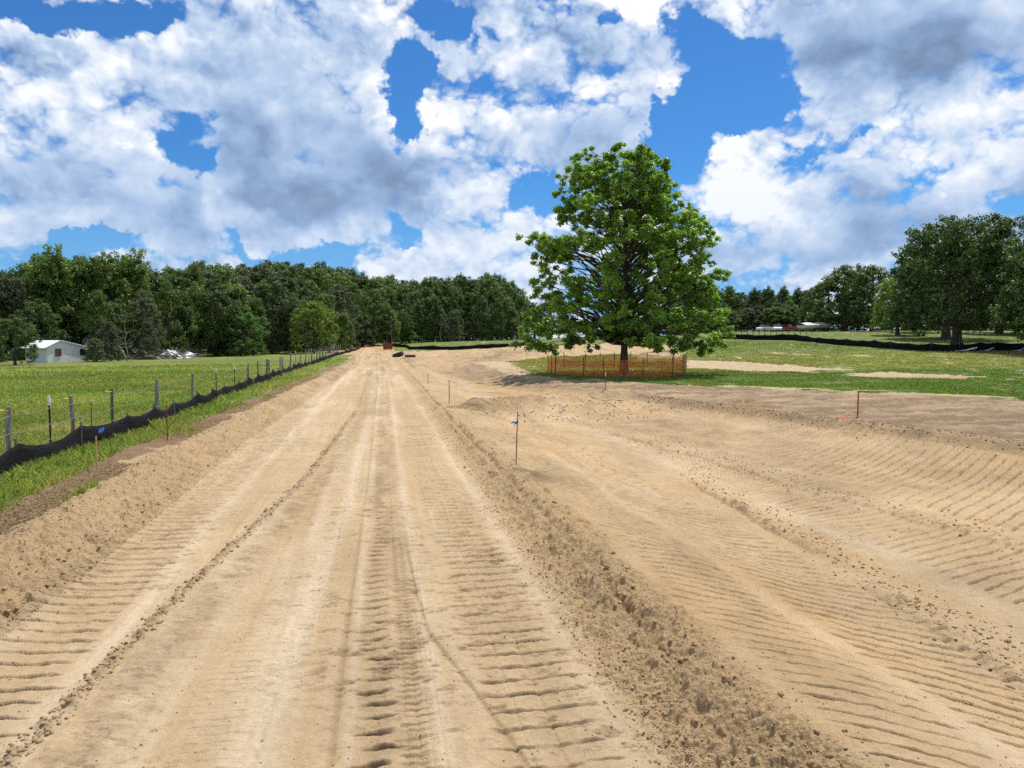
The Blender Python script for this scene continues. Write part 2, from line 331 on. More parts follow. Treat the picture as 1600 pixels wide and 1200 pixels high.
    a, m, g = rungs(x, y, 3.85, 5.1, -0.50, 0.18, 0.024, 104); h += a*fr2; dark += .70*g*fr2+.05*m
    lw2 = np.exp(-((x-wline(y, 3.74, 107, .10))/0.16)**2)*(1-sstep(y, 14, 22)); light += .35*lw2*np.clip(.6+vnoise(x*2, y, 1.5, 108), 0, 1); h += lw2*.012*fnoise(x, y, 8, 3, 109, .65); org += .25*np.exp(-((x-3.9)/0.4)**2)
    xr = np.interp(y, [3, 4, 5.1, 6.8, 7.8, 11.5, 16], [4.7, 4.85, 5.05, 5.3, 5.4, 5.75, 6.6])
    rk = (1-sstep(y, 11.5, 14))*np.clip(1-1.6*np.exp(-((y-7.3)/.45)**2)+.5*vnoise(x*0, y, .9, 141), 0, 1.2); rr = np.exp(-((x-xr-.05*vnoise(y*0, y, 2.5, 142))/0.11)**2)*rk; h += rr*(.025+.06*cl); dark += rr*.2*cl; h -= .035*np.exp(-((x-xr+.12)/0.04)**2)*rk
    crumb = sstep(x, xr, xr+.2)*(1-sstep(x, xr+.5, xr+.8))*bas; h += crumb*.016*fnoise(x, y, 8, 3, 110, .62); org += crumb*.3
    light += .35*sstep(x, 5.8, 6.1)*(1-sstep(x, 6.5, 6.8))*bas
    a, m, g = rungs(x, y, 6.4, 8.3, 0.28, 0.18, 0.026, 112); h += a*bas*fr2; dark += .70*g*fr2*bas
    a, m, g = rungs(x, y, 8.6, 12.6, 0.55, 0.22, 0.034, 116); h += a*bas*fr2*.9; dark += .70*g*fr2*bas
    h += bas*(.012*fnoise(x, y, 9, 4, 137, .65)*(1-sstep(r, 10, 25))+.05*fnoise(x, y, 1.1, 3, 138)); bl = fnoise(x*1.6, y*.6, 1.0, 4, 139, .62); dark += bas*.45*np.clip(bl, 0, 1); light += bas*.55*np.clip(-bl, 0, 1)
    sh = fnoise(x*1.3, y*.8, .42, 4, 120, .6); dark += bas*.55*np.clip(sh-.03, 0, 1)*(.35+.65*sstep(x, 4.5, 7.5)); org += bas*1.0*np.clip(-sh+.08, 0, 1)
    ch = bas*sstep(fnoise(x*1.4, y*.5, .9, 2, 121), .1, .5); h += ch*.020*fnoise(x, y, 7, 3, 122, .62); dark += ch*.12
    xl = np.interp(y, [4, 8, 12, 20], [8.4, 7.9, 7.4, 6.6]); l2 = np.exp(-((x-xl-.1*vnoise(y*0, y, 1.2, 7))/0.07)**2)*bas; h += l2*(.03+.04*cl); dark += .3*l2*cl
    # windrow rough brown clods
    wr = bump(x, edge_x(y)+.05, .55)*(1-sstep(y, 26, 30)); h += wr*(.06*fnoise(x, y, 3, 4, 125, .62)); dark += wr*(.55+.3*fnoise(x, y, 4, 2, 126))
    # cross bank: crumbled edge
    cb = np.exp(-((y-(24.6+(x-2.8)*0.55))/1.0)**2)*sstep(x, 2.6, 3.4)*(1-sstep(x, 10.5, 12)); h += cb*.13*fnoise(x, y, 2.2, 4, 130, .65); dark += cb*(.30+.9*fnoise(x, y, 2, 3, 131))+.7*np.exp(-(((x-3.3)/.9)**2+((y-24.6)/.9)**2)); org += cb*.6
    # far cut: orange strip and drag lines
    fc = sstep(y, 27, 29)*(1-sstep(y, 58, 66))*sstep(x, 2.6, 3)
    oc = np.interp(y, [27, 30, 38, 60], [6.9, 6.7, 6.5, 5.5]); org += fc*1.0*np.exp(-((x-oc)/.7)**2); h += fc*.035*np.exp(-((x-oc)/.7)**2)*fnoise(x, y, 3, 3, 135, .6)
    light += fc*.4*np.exp(-((x-oc+1.3)/.6)**2)
    dl = fnoise(x*1.2+y*.35, y*.12, 1.6, 3, 136); dark += fc*.25*np.clip(dl, 0, 1)*sstep(x, 7, 8.5)
    h += .012*dl*fc
    far = sstep(y, 50, 66); fl = fnoise(x*.10, y*.55, 1.0, 4, 140, .6); dark += far*.35*np.clip(fl, 0, 1); org += far*.6*np.clip(-fl+.15, 0, 1); h += far*.10*fl*(y < 110)
    org += .8*sstep(y, 85, 100)*(np.abs(x+1) < 6)
    # crumbs that read at middle distance, their shade put into the colour, plus broad dark or orange patches
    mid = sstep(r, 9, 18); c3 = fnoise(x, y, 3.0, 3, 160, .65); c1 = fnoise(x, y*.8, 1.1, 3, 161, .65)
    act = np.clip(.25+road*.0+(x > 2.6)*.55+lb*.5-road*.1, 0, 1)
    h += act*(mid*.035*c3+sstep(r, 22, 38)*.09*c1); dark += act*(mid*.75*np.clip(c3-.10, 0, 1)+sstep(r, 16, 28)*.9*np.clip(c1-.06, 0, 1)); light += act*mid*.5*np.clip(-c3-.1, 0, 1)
    m2 = (x > 2.7)*sstep(y, 24, 34)*(1-sstep(y, 95, 110))
    swx = x-np.interp(y, [20, 30, 36, 42, 50, 60, 75, 100], [14, 11.5, 10, 8.6, 8.0, 8.6, 12, 18])
    sw = np.exp(-(swx/2.6)**2)*m2; sn = fnoise(swx*1.5, y*.35, 1.5, 4, 163, .65); dark += sw*np.clip(.50+1.2*sn, 0, .95); h += sw*.10*sn
    lx = fnoise(swx*1.2, y*.10, .9, 3, 164, .6); dark += m2*.55*np.clip(lx-.05, 0, 1); light += m2*.7*np.clip(-lx-.05, 0, 1); org += m2*.7*np.clip(fnoise(swx*.8, y*.2, .5, 2, 165), 0, 1)
    rd = road*sstep(y, 22, 45)*fnoise(x*1.3, y*.06, 2.2, 3, 166, .6); dark += .6*np.clip(rd, 0, 1); light += .6*np.clip(-rd, 0, 1)
    endm = sstep(y, 58, 70)*(np.abs(x) < 30)*(1-sstep(y, 100, 112)); en = fnoise(x*.3, y*.5, 1.0, 4, 167, .65); dark += endm*.8*np.clip(en-.05, 0, 1); org += endm*.7*np.clip(-en, 0, 1)
    # brown stripped soil
    bs = sstep(x, edge_x(y)+.2, edge_x(y)+.6)
    bn = fnoise(x*.8, y*1.0, 2.5, 4, 150, .62); h += bs*.10*bn*(1-.3*sstep(r, 30, 60))
    return h, dark, light, org, bs, bn, n3
# ---------------------------------------------------------------- where grass grows
GRASS_R = np.vstack([poly_px([(796, 565), (815, 576), (840, 586), (880, 592), (960, 597), (1100, 604), (1300, 611), (1450, 618), (1600, 626), (1800, 640)]),
                     [(70, 8), (190, 10), (200, 250), (60, 300), (20, 300)], poly_px([(1085, 538)]), poly_px([(1060, 545), (985, 553), (860, 557)])])
GRASS_F = np.vstack([poly_px([(612, 549), (616, 543), (612, 541)]), [(0, 172), (-4, 320), (90, 320), (48, 190)], poly_px([(1090, 535), (960, 536), (820, 541), (720, 547), (640, 549)])])
PATCH = [poly_px(p) for p in ([(1068, 563), (1150, 565), (1230, 571), (1315, 577), (1262, 582), (1160, 580), (1074, 575)],
                              [(1316, 585), (1400, 582), (1550, 588), (1500, 593), (1330, 589)],
                              [(985, 553), (1062, 550), (1062, 560), (1000, 560)])]
SPOTS = [(1216, 552.5, 20, 1.1), (1252, 554, 14, .9), (1350, 556.5, 18, 1.2), (1500, 556, 9, .7), (1480, 567.5, 13, 1), (1550, 571, 15, .9),
         (1148, 560, 6, .6), (1075, 551.5, 12, .7), (1310, 577, 22, 1.4), (1220, 606, 60, 1.6), (1420, 616, 60, 2.0), (1500, 619, 70, 1.6), (60, 680, 6, 2)]
SPOTG = []
for (a_, b_, c_, d_) in SPOTS:
    p0 = at(a_-c_, b_); p1 = at(a_+c_, b_); q0 = at(a_, b_-d_); q1 = at(a_, b_+d_); cc = at(a_, b_)
    SPOTG.append((cc, math.dist(p0, p1)/2, math.dist(q0, q1)/2, math.atan2(cc[0], cc[1])))
def covers(x, y):
    r = np.hypot(x, y)
    wx = x+(.45*fnoise(x, y, .8, 3, 201)+.15*vnoise(x, y, 4, 202))*(1+r*.01); wy = y+(.6*fnoise(x, y, .7, 3, 203))*(1+r*.02)
    gr = (inpoly(wx, wy, GRASS_R) | inpoly(wx, wy, GRASS_F)).astype(float)
    for P in PATCH: gr[inpoly(wx, wy, P)] = 0
    sp = np.zeros_like(x)
    for (c, ra, rb, az) in SPOTG:
        dx = wx-c[0]; dy = wy-c[1]; u = dx*math.cos(az)-dy*math.sin(az); v = dx*math.sin(az)+dy*math.cos(az)
        sp = np.maximum(sp, 1-sstep((u/ra)**2+(v/max(rb, .25))**2, .4, 1.2))
    xv = berm_x(y)-.58+.10*vnoise(x*0, y, .9, 205)+.08*vnoise(x*0, y, 3, 225)
    left = 1-sstep(wx-x*0, xv-.25, xv-.08)
    left = np.where(y > 105, (x < -7).astype(float), left)
    mul = np.exp(-((x-(berm_x(y)-1.0))/.50)**4)*(1-sstep(y, 55, 80))
    mul = np.clip(mul*1.9*(.75+.8*fnoise(x, y, .8, 3, 207)), 0, 1)
    lawn = np.where(x < 0, left, gr)
    bare = np.where(x < -6.4, sstep(fnoise(x, y, .55, 3, 209), .22, .55)*.6*(1-sstep(r, 22, 45)), 0)
    b2 = at_spots(x, y)
    fr_ = inpoly(wx, wy-1.1-.05*x, GRASS_R) ; fr_ = (gr > 0) & (~inpoly(wx-.5, wy-1.5, GRASS_R)) & (y < 45); b2 = np.maximum(b2, fr_*np.clip(.35+1.6*fnoise(x, y*1.5, .8, 3, 226), 0, .9))
    return lawn, mul, np.maximum(sp, b2), bare
def at_spots(x, y):
    o = np.zeros_like(x)
    for (cx, cy, ra, rb) in ((-5.65, 13.2, .35, .16), (-5.7, 9.6, .2, .7), (-7.0, 15.4, .5, .7)):
        o = np.maximum(o, 1-sstep(((x-cx)/ra)**2+((y-cy)/rb)**2+.4*vnoise(x, y, 8, 3), .4, 1.1))
    return o
SAND = np.array([.445, .318, .180]); SANDL = np.array([.53, .415, .280]); SANDD = np.array([.250, .170, .096]); SANDO = np.array([.48, .310, .140])
BROWN = np.array([.225, .155, .094]); BROWNL = np.array([.41, .30, .185]); MULCH = np.array([.205, .130, .080])
GRN = np.array([.115, .160, .032]); GRNY = np.array([.220, .220, .068]); GRND = np.array([.075, .118, .025]); STRAW = np.array([.40, .34, .15])
def lerp(a, b, t): return a+(b-a)*np.clip(t, 0, 1)[:, None]
def lawn_colour(x, y):
    r = np.hypot(x, y); n = fnoise(x, y, .25, 4, 211, .6); m = fnoise(x, y, 2.2, 2, 212)
    c = lerp(np.broadcast_to(GRN, (len(x), 3)), GRNY, .38+.7*n+.25*m)
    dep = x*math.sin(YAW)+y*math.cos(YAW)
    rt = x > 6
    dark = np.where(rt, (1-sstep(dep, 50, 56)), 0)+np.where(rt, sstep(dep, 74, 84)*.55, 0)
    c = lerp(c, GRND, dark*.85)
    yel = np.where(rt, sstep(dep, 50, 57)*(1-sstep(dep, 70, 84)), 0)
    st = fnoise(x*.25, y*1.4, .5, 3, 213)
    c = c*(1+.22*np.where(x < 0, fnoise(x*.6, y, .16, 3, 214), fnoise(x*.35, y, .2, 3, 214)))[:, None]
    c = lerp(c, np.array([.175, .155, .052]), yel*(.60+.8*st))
    return c
def colour(x, y, dk, lt, og, bs, bn, n3):
    n = len(x)
    r = np.hypot(x, y)
    c = np.broadcast_to(SAND, (n, 3))
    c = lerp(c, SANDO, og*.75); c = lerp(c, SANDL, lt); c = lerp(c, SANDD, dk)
    v = fnoise(x, y, .6, 3, 215); c = c*(1+.10*v+.06*fnoise(x, y, 6, 2, 216))[:, None]
    rake = fnoise(x*.30+y*.12, y*1.2, 1.6, 4, 217, .65)
    far = 1-sstep(y, 46, 66)
    dep_ = x*math.sin(YAW)+y*math.cos(YAW); bs = bs*(1-.85*sstep(dep_, 40, 46)*(x > 9)); c = lerp(c, SANDL, .5*sstep(dep_, 40, 46)*(x > 9)*(y < 70))
    c = lerp(c, lerp(np.broadcast_to(BROWN, (n, 3)), BROWNL, .36+1.3*rake+.7*bn), bs*far)
    lawn, mul, sp, bare = covers(x, y)
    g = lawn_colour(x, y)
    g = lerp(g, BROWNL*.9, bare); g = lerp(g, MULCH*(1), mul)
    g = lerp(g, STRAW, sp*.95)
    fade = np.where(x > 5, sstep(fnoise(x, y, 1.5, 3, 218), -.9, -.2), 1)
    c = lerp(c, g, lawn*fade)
    red = np.exp(-(((x+4.75)/.45)**2+((y-17.9)/.35)**2))*sstep(vnoise(x, y, 12, 219), -.2, .3)
    red2 = np.exp(-(((x-RSX+.5)/.8)**2+((y-RSY)/.3)**2))*sstep(vnoise(x, y, 9, 220), -.3, .3)
    c = lerp(c, np.array([.42, .05, .03]), red*.9+red2*.75)
    pile = at_red(x, y); c = lerp(c, np.array([.20, .09, .055]), pile)
    return c, lawn, mul, sp
RSX, RSY = at(1340, 653)
_RP = at(1590, 553)
def at_red(x, y): return 1-sstep(((x-_RP[0])/3.4)**2+((y-_RP[1])/1.6)**2+.3*vnoise(x, y, 2, 9), .5, 1.1)

# ---------------------------------------------------------------- the ground as one sheet of quads, split along its surfaces
def ground_mesh():
    step = 0.00092
    fine = np.arange(YAW-.665, YAW+.665, step)
    out = []; a = YAW+.665; s = step
    while a < YAW+math.pi: s = min(s*1.25, .06); out.append(a); a += s
    out = np.array(out); A = np.concatenate([(2*YAW-out)[::-1], fine, out])
    rr = [.6]
    while rr[-1] < 340:
        r = rr[-1]; rr.append(r+(min(.12, max(.03, .5*abs(r-3.2))) if r < 3.2 else min(max(.0034, .50*r*r/1704), .55+.012*r)))
    R = np.array(rr)
    AA, RR = np.meshgrid(A, R)
    x = (RR*np.sin(AA)).ravel(); y = (RR*np.cos(AA)).ravel()
    return x, y, len(R), len(A)
gx, gy, GNR, GNA = ground_mesh()
CH = 400000
gz = np.empty_like(gx); gc = np.empty((len(gx), 4), np.float32); gl = np.empty_like(gx)
for s_ in range(0, len(gx), CH):
    e_ = slice(s_, min(s_+CH, len(gx))); X = gx[e_]; Y = gy[e_]
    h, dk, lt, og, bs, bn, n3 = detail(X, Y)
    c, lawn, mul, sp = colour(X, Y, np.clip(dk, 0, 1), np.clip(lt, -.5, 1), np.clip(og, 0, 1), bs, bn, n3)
    r_ = np.hypot(X, Y)
    h = h*(1-lawn)+lawn*(.018*fnoise(X, Y, 5, 3, 231, .6)+.05*vnoise(X, Y, .6, 232))*(1+0*r_)
    gz[e_] = smooth_z(X, Y)+h
    rgh = np.clip((X < berm_x(Y)+.8)*1.0+np.exp(-((X-2.2)/.6)**4)+(X > edge_x(Y)-.6)*1.0+.45*(X > 3)*np.clip(.5+fnoise(X, Y, .8, 2, 233)*1.6, 0, 1)+.12, 0, 1)
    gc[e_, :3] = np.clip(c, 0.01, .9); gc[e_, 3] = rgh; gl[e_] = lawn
def link(o, parent=None):
    COL.objects.link(o)
    if parent: o.parent = parent
    return o
def mesh_np(name, V, F, mat, parent=None, col=None, smooth=False, col_domain='POINT', link_it=True):
    V = np.asarray(V, np.float32); F = np.asarray(F, np.int32); k = F.shape[1]
    me = bpy.data.meshes.new(name)
    me.vertices.add(len(V)); me.vertices.foreach_set('co', V.ravel())
    me.loops.add(F.size); me.loops.foreach_set('vertex_index', F.ravel())
    me.polygons.add(len(F)); me.polygons.foreach_set('loop_start', np.arange(0, F.size, k, dtype=np.int32))
    me.update(calc_edges=True)
    if smooth: me.polygons.foreach_set('use_smooth', np.ones(len(F), bool))
    if col is not None:
        at_ = me.color_attributes.new('Col', 'FLOAT_COLOR', 'POINT'); at_.data.foreach_set('color', np.ascontiguousarray(col, np.float32).ravel())
    me.materials.append(mat)
    o = bpy.data.objects.new(name, me)
    return link(o, parent) if link_it else o
# ---------------------------------------------------------------- materials
def mat_new(name):
    m = bpy.data.materials.new(name); m.use_nodes = True; t = m.node_tree; t.nodes.clear()
    o = t.nodes.new('ShaderNodeOutputMaterial'); return m, t, o
def pbsdf(t, **k):
    b = t.nodes.new('ShaderNodeBsdfPrincipled')
    for a, v in k.items(): b.inputs[a.replace('_', ' ')].default_value = v
    return b
def simple(name, col, rough=.7, metal=0., var=.25, scale=6., bumps=0.2, stretch=(1, 1, 1), spec=.4):
    m, t, o = mat_new(name); b = pbsdf(t, Roughness=rough, Metallic=metal); b.inputs['Specular IOR Level'].default_value = spec
    tcn = t.nodes.new('ShaderNodeTexCoord'); mp = t.nodes.new('ShaderNodeMapping'); mp.inputs['Scale'].default_value = stretch
    t.links.new(tcn.outputs['Object'], mp.inputs[0])
    n = t.nodes.new('ShaderNodeTexNoise'); n.inputs['Scale'].default_value = scale; n.inputs['Detail'].default_value = 5; t.links.new(mp.outputs[0], n.inputs['Vector'])
    r = t.nodes.new('ShaderNodeMapRange'); r.inputs[1].default_value = .3; r.inputs[2].default_value = .7; r.inputs[3].default_value = 1-var; r.inputs[4].default_value = 1+var
    t.links.new(n.outputs[0], r.inputs[0])
    x = t.nodes.new('ShaderNodeVectorMath'); x.operation = 'SCALE'; x.inputs[0].default_value = col; t.links.new(r.outputs[0], x.inputs['Scale'])
    t.links.new(x.outputs[0], b.inputs['Base Color'])
    if bumps:
        bp = t.nodes.new('ShaderNodeBump'); bp.inputs['Strength'].default_value = bumps; bp.inputs['Distance'].default_value = .02
        t.links.new(n.outputs[0], bp.inputs['Height']); t.links.new(bp.outputs[0], b.inputs['Normal'])
    t.links.new(b.outputs[0], o.inputs[0]); return m
def ground_mat(name, speck, fine_scale, bstr):
    m, t, o = mat_new(name); b = pbsdf(t, Roughness=.95); b.inputs['Specular IOR Level'].default_value = .15
    at_ = t.nodes.new('ShaderNodeAttribute'); at_.attribute_name = 'Col'
    tcn = t.nodes.new('ShaderNodeTexCoord')
    n = t.nodes.new('ShaderNodeTexNoise'); n.inputs['Scale'].default_value = fine_scale; n.inputs['Detail'].default_value = 4; n.inputs['Roughness'].default_value = .7
    t.links.new(tcn.outputs['Object'], n.inputs['Vector'])
    n2 = t.nodes.new('ShaderNodeTexNoise'); n2.inputs['Scale'].default_value = fine_scale*.12; n2.inputs['Detail'].default_value = 6; n2.inputs['Roughness'].default_value = .72
    t.links.new(tcn.outputs['Object'], n2.inputs['Vector'])
    ad = t.nodes.new('ShaderNodeMath'); ad.operation = 'ADD'; t.links.new(n.outputs[0], ad.inputs[0]); t.links.new(n2.outputs[0], ad.inputs[1])
    r = t.nodes.new('ShaderNodeMapRange'); r.inputs[1].default_value = .7; r.inputs[2].default_value = 1.3; r.inputs[3].default_value = 1-speck; r.inputs[4].default_value = 1+speck
    t.links.new(ad.outputs[0], r.inputs[0])
    x = t.nodes.new('ShaderNodeVectorMath'); x.operation = 'SCALE'; t.links.new(at_.outputs['Color'], x.inputs[0]); t.links.new(r.outputs[0], x.inputs['Scale'])
    t.links.new(x.outputs[0], b.inputs['Base Color'])
    n3 = t.nodes.new('ShaderNodeTexNoise'); n3.inputs['Scale'].default_value = fine_scale*.30; n3.inputs['Detail'].default_value = 5; n3.inputs['Roughness'].default_value = .68
    t.links.new(tcn.outputs['Object'], n3.inputs['Vector'])
    mu = t.nodes.new('ShaderNodeMath'); mu.operation = 'MULTIPLY'; t.links.new(n3.outputs[0], mu.inputs[0]); t.links.new(at_.outputs['Alpha'], mu.inputs[1])
    mm = t.nodes.new('ShaderNodeMath'); mm.operation = 'MULTIPLY_ADD'; t.links.new(mu.outputs[0], mm.inputs[0]); mm.inputs[1].default_value = 4.5; t.links.new(ad.outputs[0], mm.inputs[2])
    bp = t.nodes.new('ShaderNodeBump'); bp.inputs['Strength'].default_value = bstr; bp.inputs['Distance'].default_value = .014
    t.links.new(mm.outputs[0], bp.inputs['Height']); t.links.new(bp.outputs[0], b.inputs['Normal'])
    t.links.new(b.outputs[0], o.inputs[0]); return m
M_SAND = ground_mat('sand', .17, 130, .75)
M_LAWN = ground_mat('lawn_soil', .42, 28, .9)
ii = np.arange(GNR-1)[:, None]*GNA; jj = np.arange(GNA-1)[None, :]
q = (ii+jj).ravel(); GF = np.stack([q, q+1, q+1+GNA, q+GNA], 1)[:, ::-1]
fx_ = gx[q]; fy_ = gy[q]; fl_ = gl[q]
cls = np.zeros(len(q), int)                                  # 0 graded ground
cls[(fl_ > .5) & (fx_ < -6.4)] = 1
cls[(fl_ > .5) & (fx_ >= -6.4) & (fx_ < 0)] = 2
cls[(fl_ > .5) & (fx_ >= 0)] = 3
bb_ = berm_x(fy_)+.85
cls[(fl_ <= .5) & (fx_ < bb_) & (fy_ < 105)] = 4
cls[(fl_ <= .5) & (fx_ >= bb_) & (fx_ < 1.62) & (fy_ < 112)] = 5
for k_, (nm, mt) in enumerate((('ground', M_SAND), ('pasture_ground', M_LAWN), ('grass_verge_ground', M_LAWN), ('meadow_ground', M_LAWN), ('sand_berm', M_SAND), ('dirt_road', M_SAND))):
    f = GF[cls == k_]; u, inv = np.unique(f, return_inverse=True)
    o = mesh_np(nm, np.stack([gx[u], gy[u], gz[u]], 1), inv.reshape(f.shape), mt, col=gc[u], smooth=True)
    o['kind'] = 'structure'
GMAX_A = GNA
def zg(x, y):                                                # full ground height at points, detail included
    x = np.atleast_1d(np.asarray(x, float)); y = np.atleast_1d(np.asarray(y, float))
    h = detail(x, y)[0]; lawn = covers(x, y)[0]
    return smooth_z(x, y)+h*(1-lawn)
def zg1(x, y): return float(zg(x, y)[0])
# ================================================================ building helpers
def tag(o, label=None, cat=None, group=None, kind=None):
    if label: o['label'] = label
    if cat: o['category'] = cat
    if group: o['group'] = group
    if kind: o['kind'] = kind
    return o
def empty(name, loc, rz=0.0, label=None, cat=None, group=None):
    o = bpy.data.objects.new(name, None); o.empty_display_size = .3; o.location = loc; o.rotation_euler = (0, 0, rz); COL.objects.link(o)
    return tag(o, label, cat, group)
class MB:                                                    # collects shapes into ONE mesh
    def __init__(s): s.v = []; s.f = []; s.n = 0
    def add(s, V, F):
        V = [tuple(map(float, p)) for p in V]; s.v += V; s.f += [tuple(i+s.n for i in f) for f in F]; s.n += len(V); return s
    def box(s, c, d, rz=0, rx=0, ry=0, taper=1.0):
        from mathutils import Euler
        R = Euler((rx, ry, rz)).to_matrix(); V = []
        for z in (-.5, .5):
            k = taper if z > 0 else 1
            for x, y in ((-.5, -.5), (.5, -.5), (.5, .5), (-.5, .5)): V.append(Vector(c)+R @ Vector((x*d[0]*k, y*d[1]*k, z*d[2])))
        return s.add(V, [(3, 2, 1, 0), (4, 5, 6, 7), (0, 1, 5, 4), (1, 2, 6, 5), (2, 3, 7, 6), (3, 0, 4, 7)])
    def tube(s, P, R, n=6, cap=True):
        P = [Vector(p) for p in P]; R = R if hasattr(R, '__len__') else [R]*len(P); V = []; F = []
        up = Vector((0, 0, 1)) if abs((P[-1]-P[0]).normalized().z) < .9 else Vector((1, 0, 0))
        for i, p in enumerate(P):
            t = (P[min(i+1, len(P)-1)]-P[max(i-1, 0)]).normalized(); a = t.cross(up).normalized(); b = a.cross(t)
            for k in range(n): V.append(p+(a*math.cos(2*math.pi*k/n)+b*math.sin(2*math.pi*k/n))*R[i])
        for i in range(len(P)-1):
            for k in range(n): F.append((i*n+k, i*n+(k+1) % n, (i+1)*n+(k+1) % n, (i+1)*n+k))
        if cap: F.append(tuple(range(n))[::-1]); F.append(tuple(range((len(P)-1)*n, len(P)*n)))
        return s.add(V, F)
    def build(s, name, mat, parent=None, smooth=False, loc=None):
        me = bpy.data.meshes.new(name); me.from_pydata(s.v, [], s.f); me.materials.append(mat)
        if smooth: me.polygons.foreach_set('use_smooth', [True]*len(me.polygons))
        me.update(); o = bpy.data.objects.new(name, me); link(o, parent)
        if loc: o.location = loc
        return o
def plane_pt(px, py, dep):                                   # point on a sight line at a given depth
    d = FW*FPX+RT*(px-800)+UP*(600-py); hf = Vector((math.sin(YAW), math.cos(YAW), 0)); t = dep/d.dot(hf)
    return Vector((0, 0, CAMH))+d*t
def gpos(px, dep):
    p = plane_pt(px, 535, dep); return p.x, p.y
# ---------------------------------------------------------------- foliage
def leaf_mat(name, col, trans, var=.35, rough=.5, spec=.35, hue_obj=.0, tw=.35):
    m, t, o = mat_new(name)
    at_ = t.nodes.new('ShaderNodeAttribute'); at_.attribute_name = 'Col'
    oi = t.nodes.new('ShaderNodeObjectInfo')
    sp = t.nodes.new('ShaderNodeSeparateColor'); t.links.new(at_.outputs['Color'], sp.inputs[0])
    mx = t.nodes.new('ShaderNodeMix'); mx.data_type = 'RGBA'; t.links.new(sp.outputs[0], mx.inputs[0])
    mx.inputs[6].default_value = (col[0]*(1-var), col[1]*(1-var*.9), col[2]*(1-var*.6), 1); mx.inputs[7].default_value = (col[0]*(1+var*1.2), col[1]*(1+var), col[2]*(1+var*.4), 1)
    mr_ = t.nodes.new('ShaderNodeMapRange'); mr_.inputs[3].default_value = 1-hue_obj; mr_.inputs[4].default_value = 1+hue_obj; t.links.new(oi.outputs['Random'], mr_.inputs[0])
    sc = t.nodes.new('ShaderNodeVectorMath'); sc.operation = 'SCALE'; t.links.new(mx.outputs[2], sc.inputs[0]); t.links.new(mr_.outputs[0], sc.inputs['Scale'])
    b = pbsdf(t, Roughness=rough); b.inputs['Specular IOR Level'].default_value = spec; t.links.new(sc.outputs[0], b.inputs['Base Color'])
    tr = t.nodes.new('ShaderNodeBsdfTranslucent'); tv = t.nodes.new('ShaderNodeVectorMath'); tv.operation = 'MULTIPLY'; t.links.new(sc.outputs[0], tv.inputs[0]); tv.inputs[1].default_value = trans
    t.links.new(tv.outputs[0], tr.inputs[0])
    ms = t.nodes.new('ShaderNodeMixShader'); ms.inputs[0].default_value = tw; t.links.new(b.outputs[0], ms.inputs[1]); t.links.new(tr.outputs[0], ms.inputs[2])
    t.links.new(ms.outputs[0], o.inputs[0]); return m
def leaf_quads(P, size, rng, up=.6, outw=None, aspect=.75, droop=0.0):
    n = len(P); nrm = rng.normal(size=(n, 3)); nrm[:, 2] = np.abs(nrm[:, 2])*(1+up)+up*.4
    if outw is not None: nrm += outw*.9
    nrm /= np.linalg.norm(nrm, axis=1)[:, None]
    a = np.cross(nrm, rng.normal(size=(n, 3))); a /= np.linalg.norm(a, axis=1)[:, None]; b = np.cross(nrm, a)
    s = (size*rng.uniform(.6, 1.25, n))[:, None]
    a = a*s*.5; b = b*s*.5*aspect; fold = nrm*s*.10
    V = np.stack([P-a*1.05, P-b+fold-a*.1, P+a, P+b+fold-a*.1], 1).reshape(-1, 3)
    F = np.arange(n*4).reshape(n, 4)
    return V, F
def clump_leaves(C, R, per, size, rng, flat=.7, shell=.55, up=.6):
    """C clump centres, R radii: leaves round each centre, denser to the outside and the top."""
    Ps = []; O = []; T = []
    for c, r in zip(C, R):
        k = max(4, int(per*(r/np.mean(R))**2)); d = rng.normal(size=(k, 3)); d /= np.linalg.norm(d, axis=1)[:, None]
        rad = (shell+(1-shell)*rng.random(k)**.6)*r*(1+.25*rng.normal(size=k))
        p = d*rad[:, None]; p[:, 2] *= flat; Ps.append(c+p); O.append(d); T.append(np.full(k, rng.random()))
    P = np.concatenate(Ps); O = np.concatenate(O); T = np.concatenate(T)
    V, F = leaf_quads(P, size, rng, up=up, outw=O)
    t = np.clip(.55*T+.45*rng.random(len(P))+.0, 0, 1)
    col = np.repeat(np.stack([t, t, t, np.ones_like(t)], 1), 4, 0)
    return V, F, col
M_BARK = simple('bark', (.085, .068, .052), .9, var=.4, scale=3, stretch=(3, 3, .6), bumps=.8)
M_BARKG = simple('grey_bark', (.16, .145, .125), .9, var=.4, scale=3, stretch=(3, 3, .6), bumps=.8)
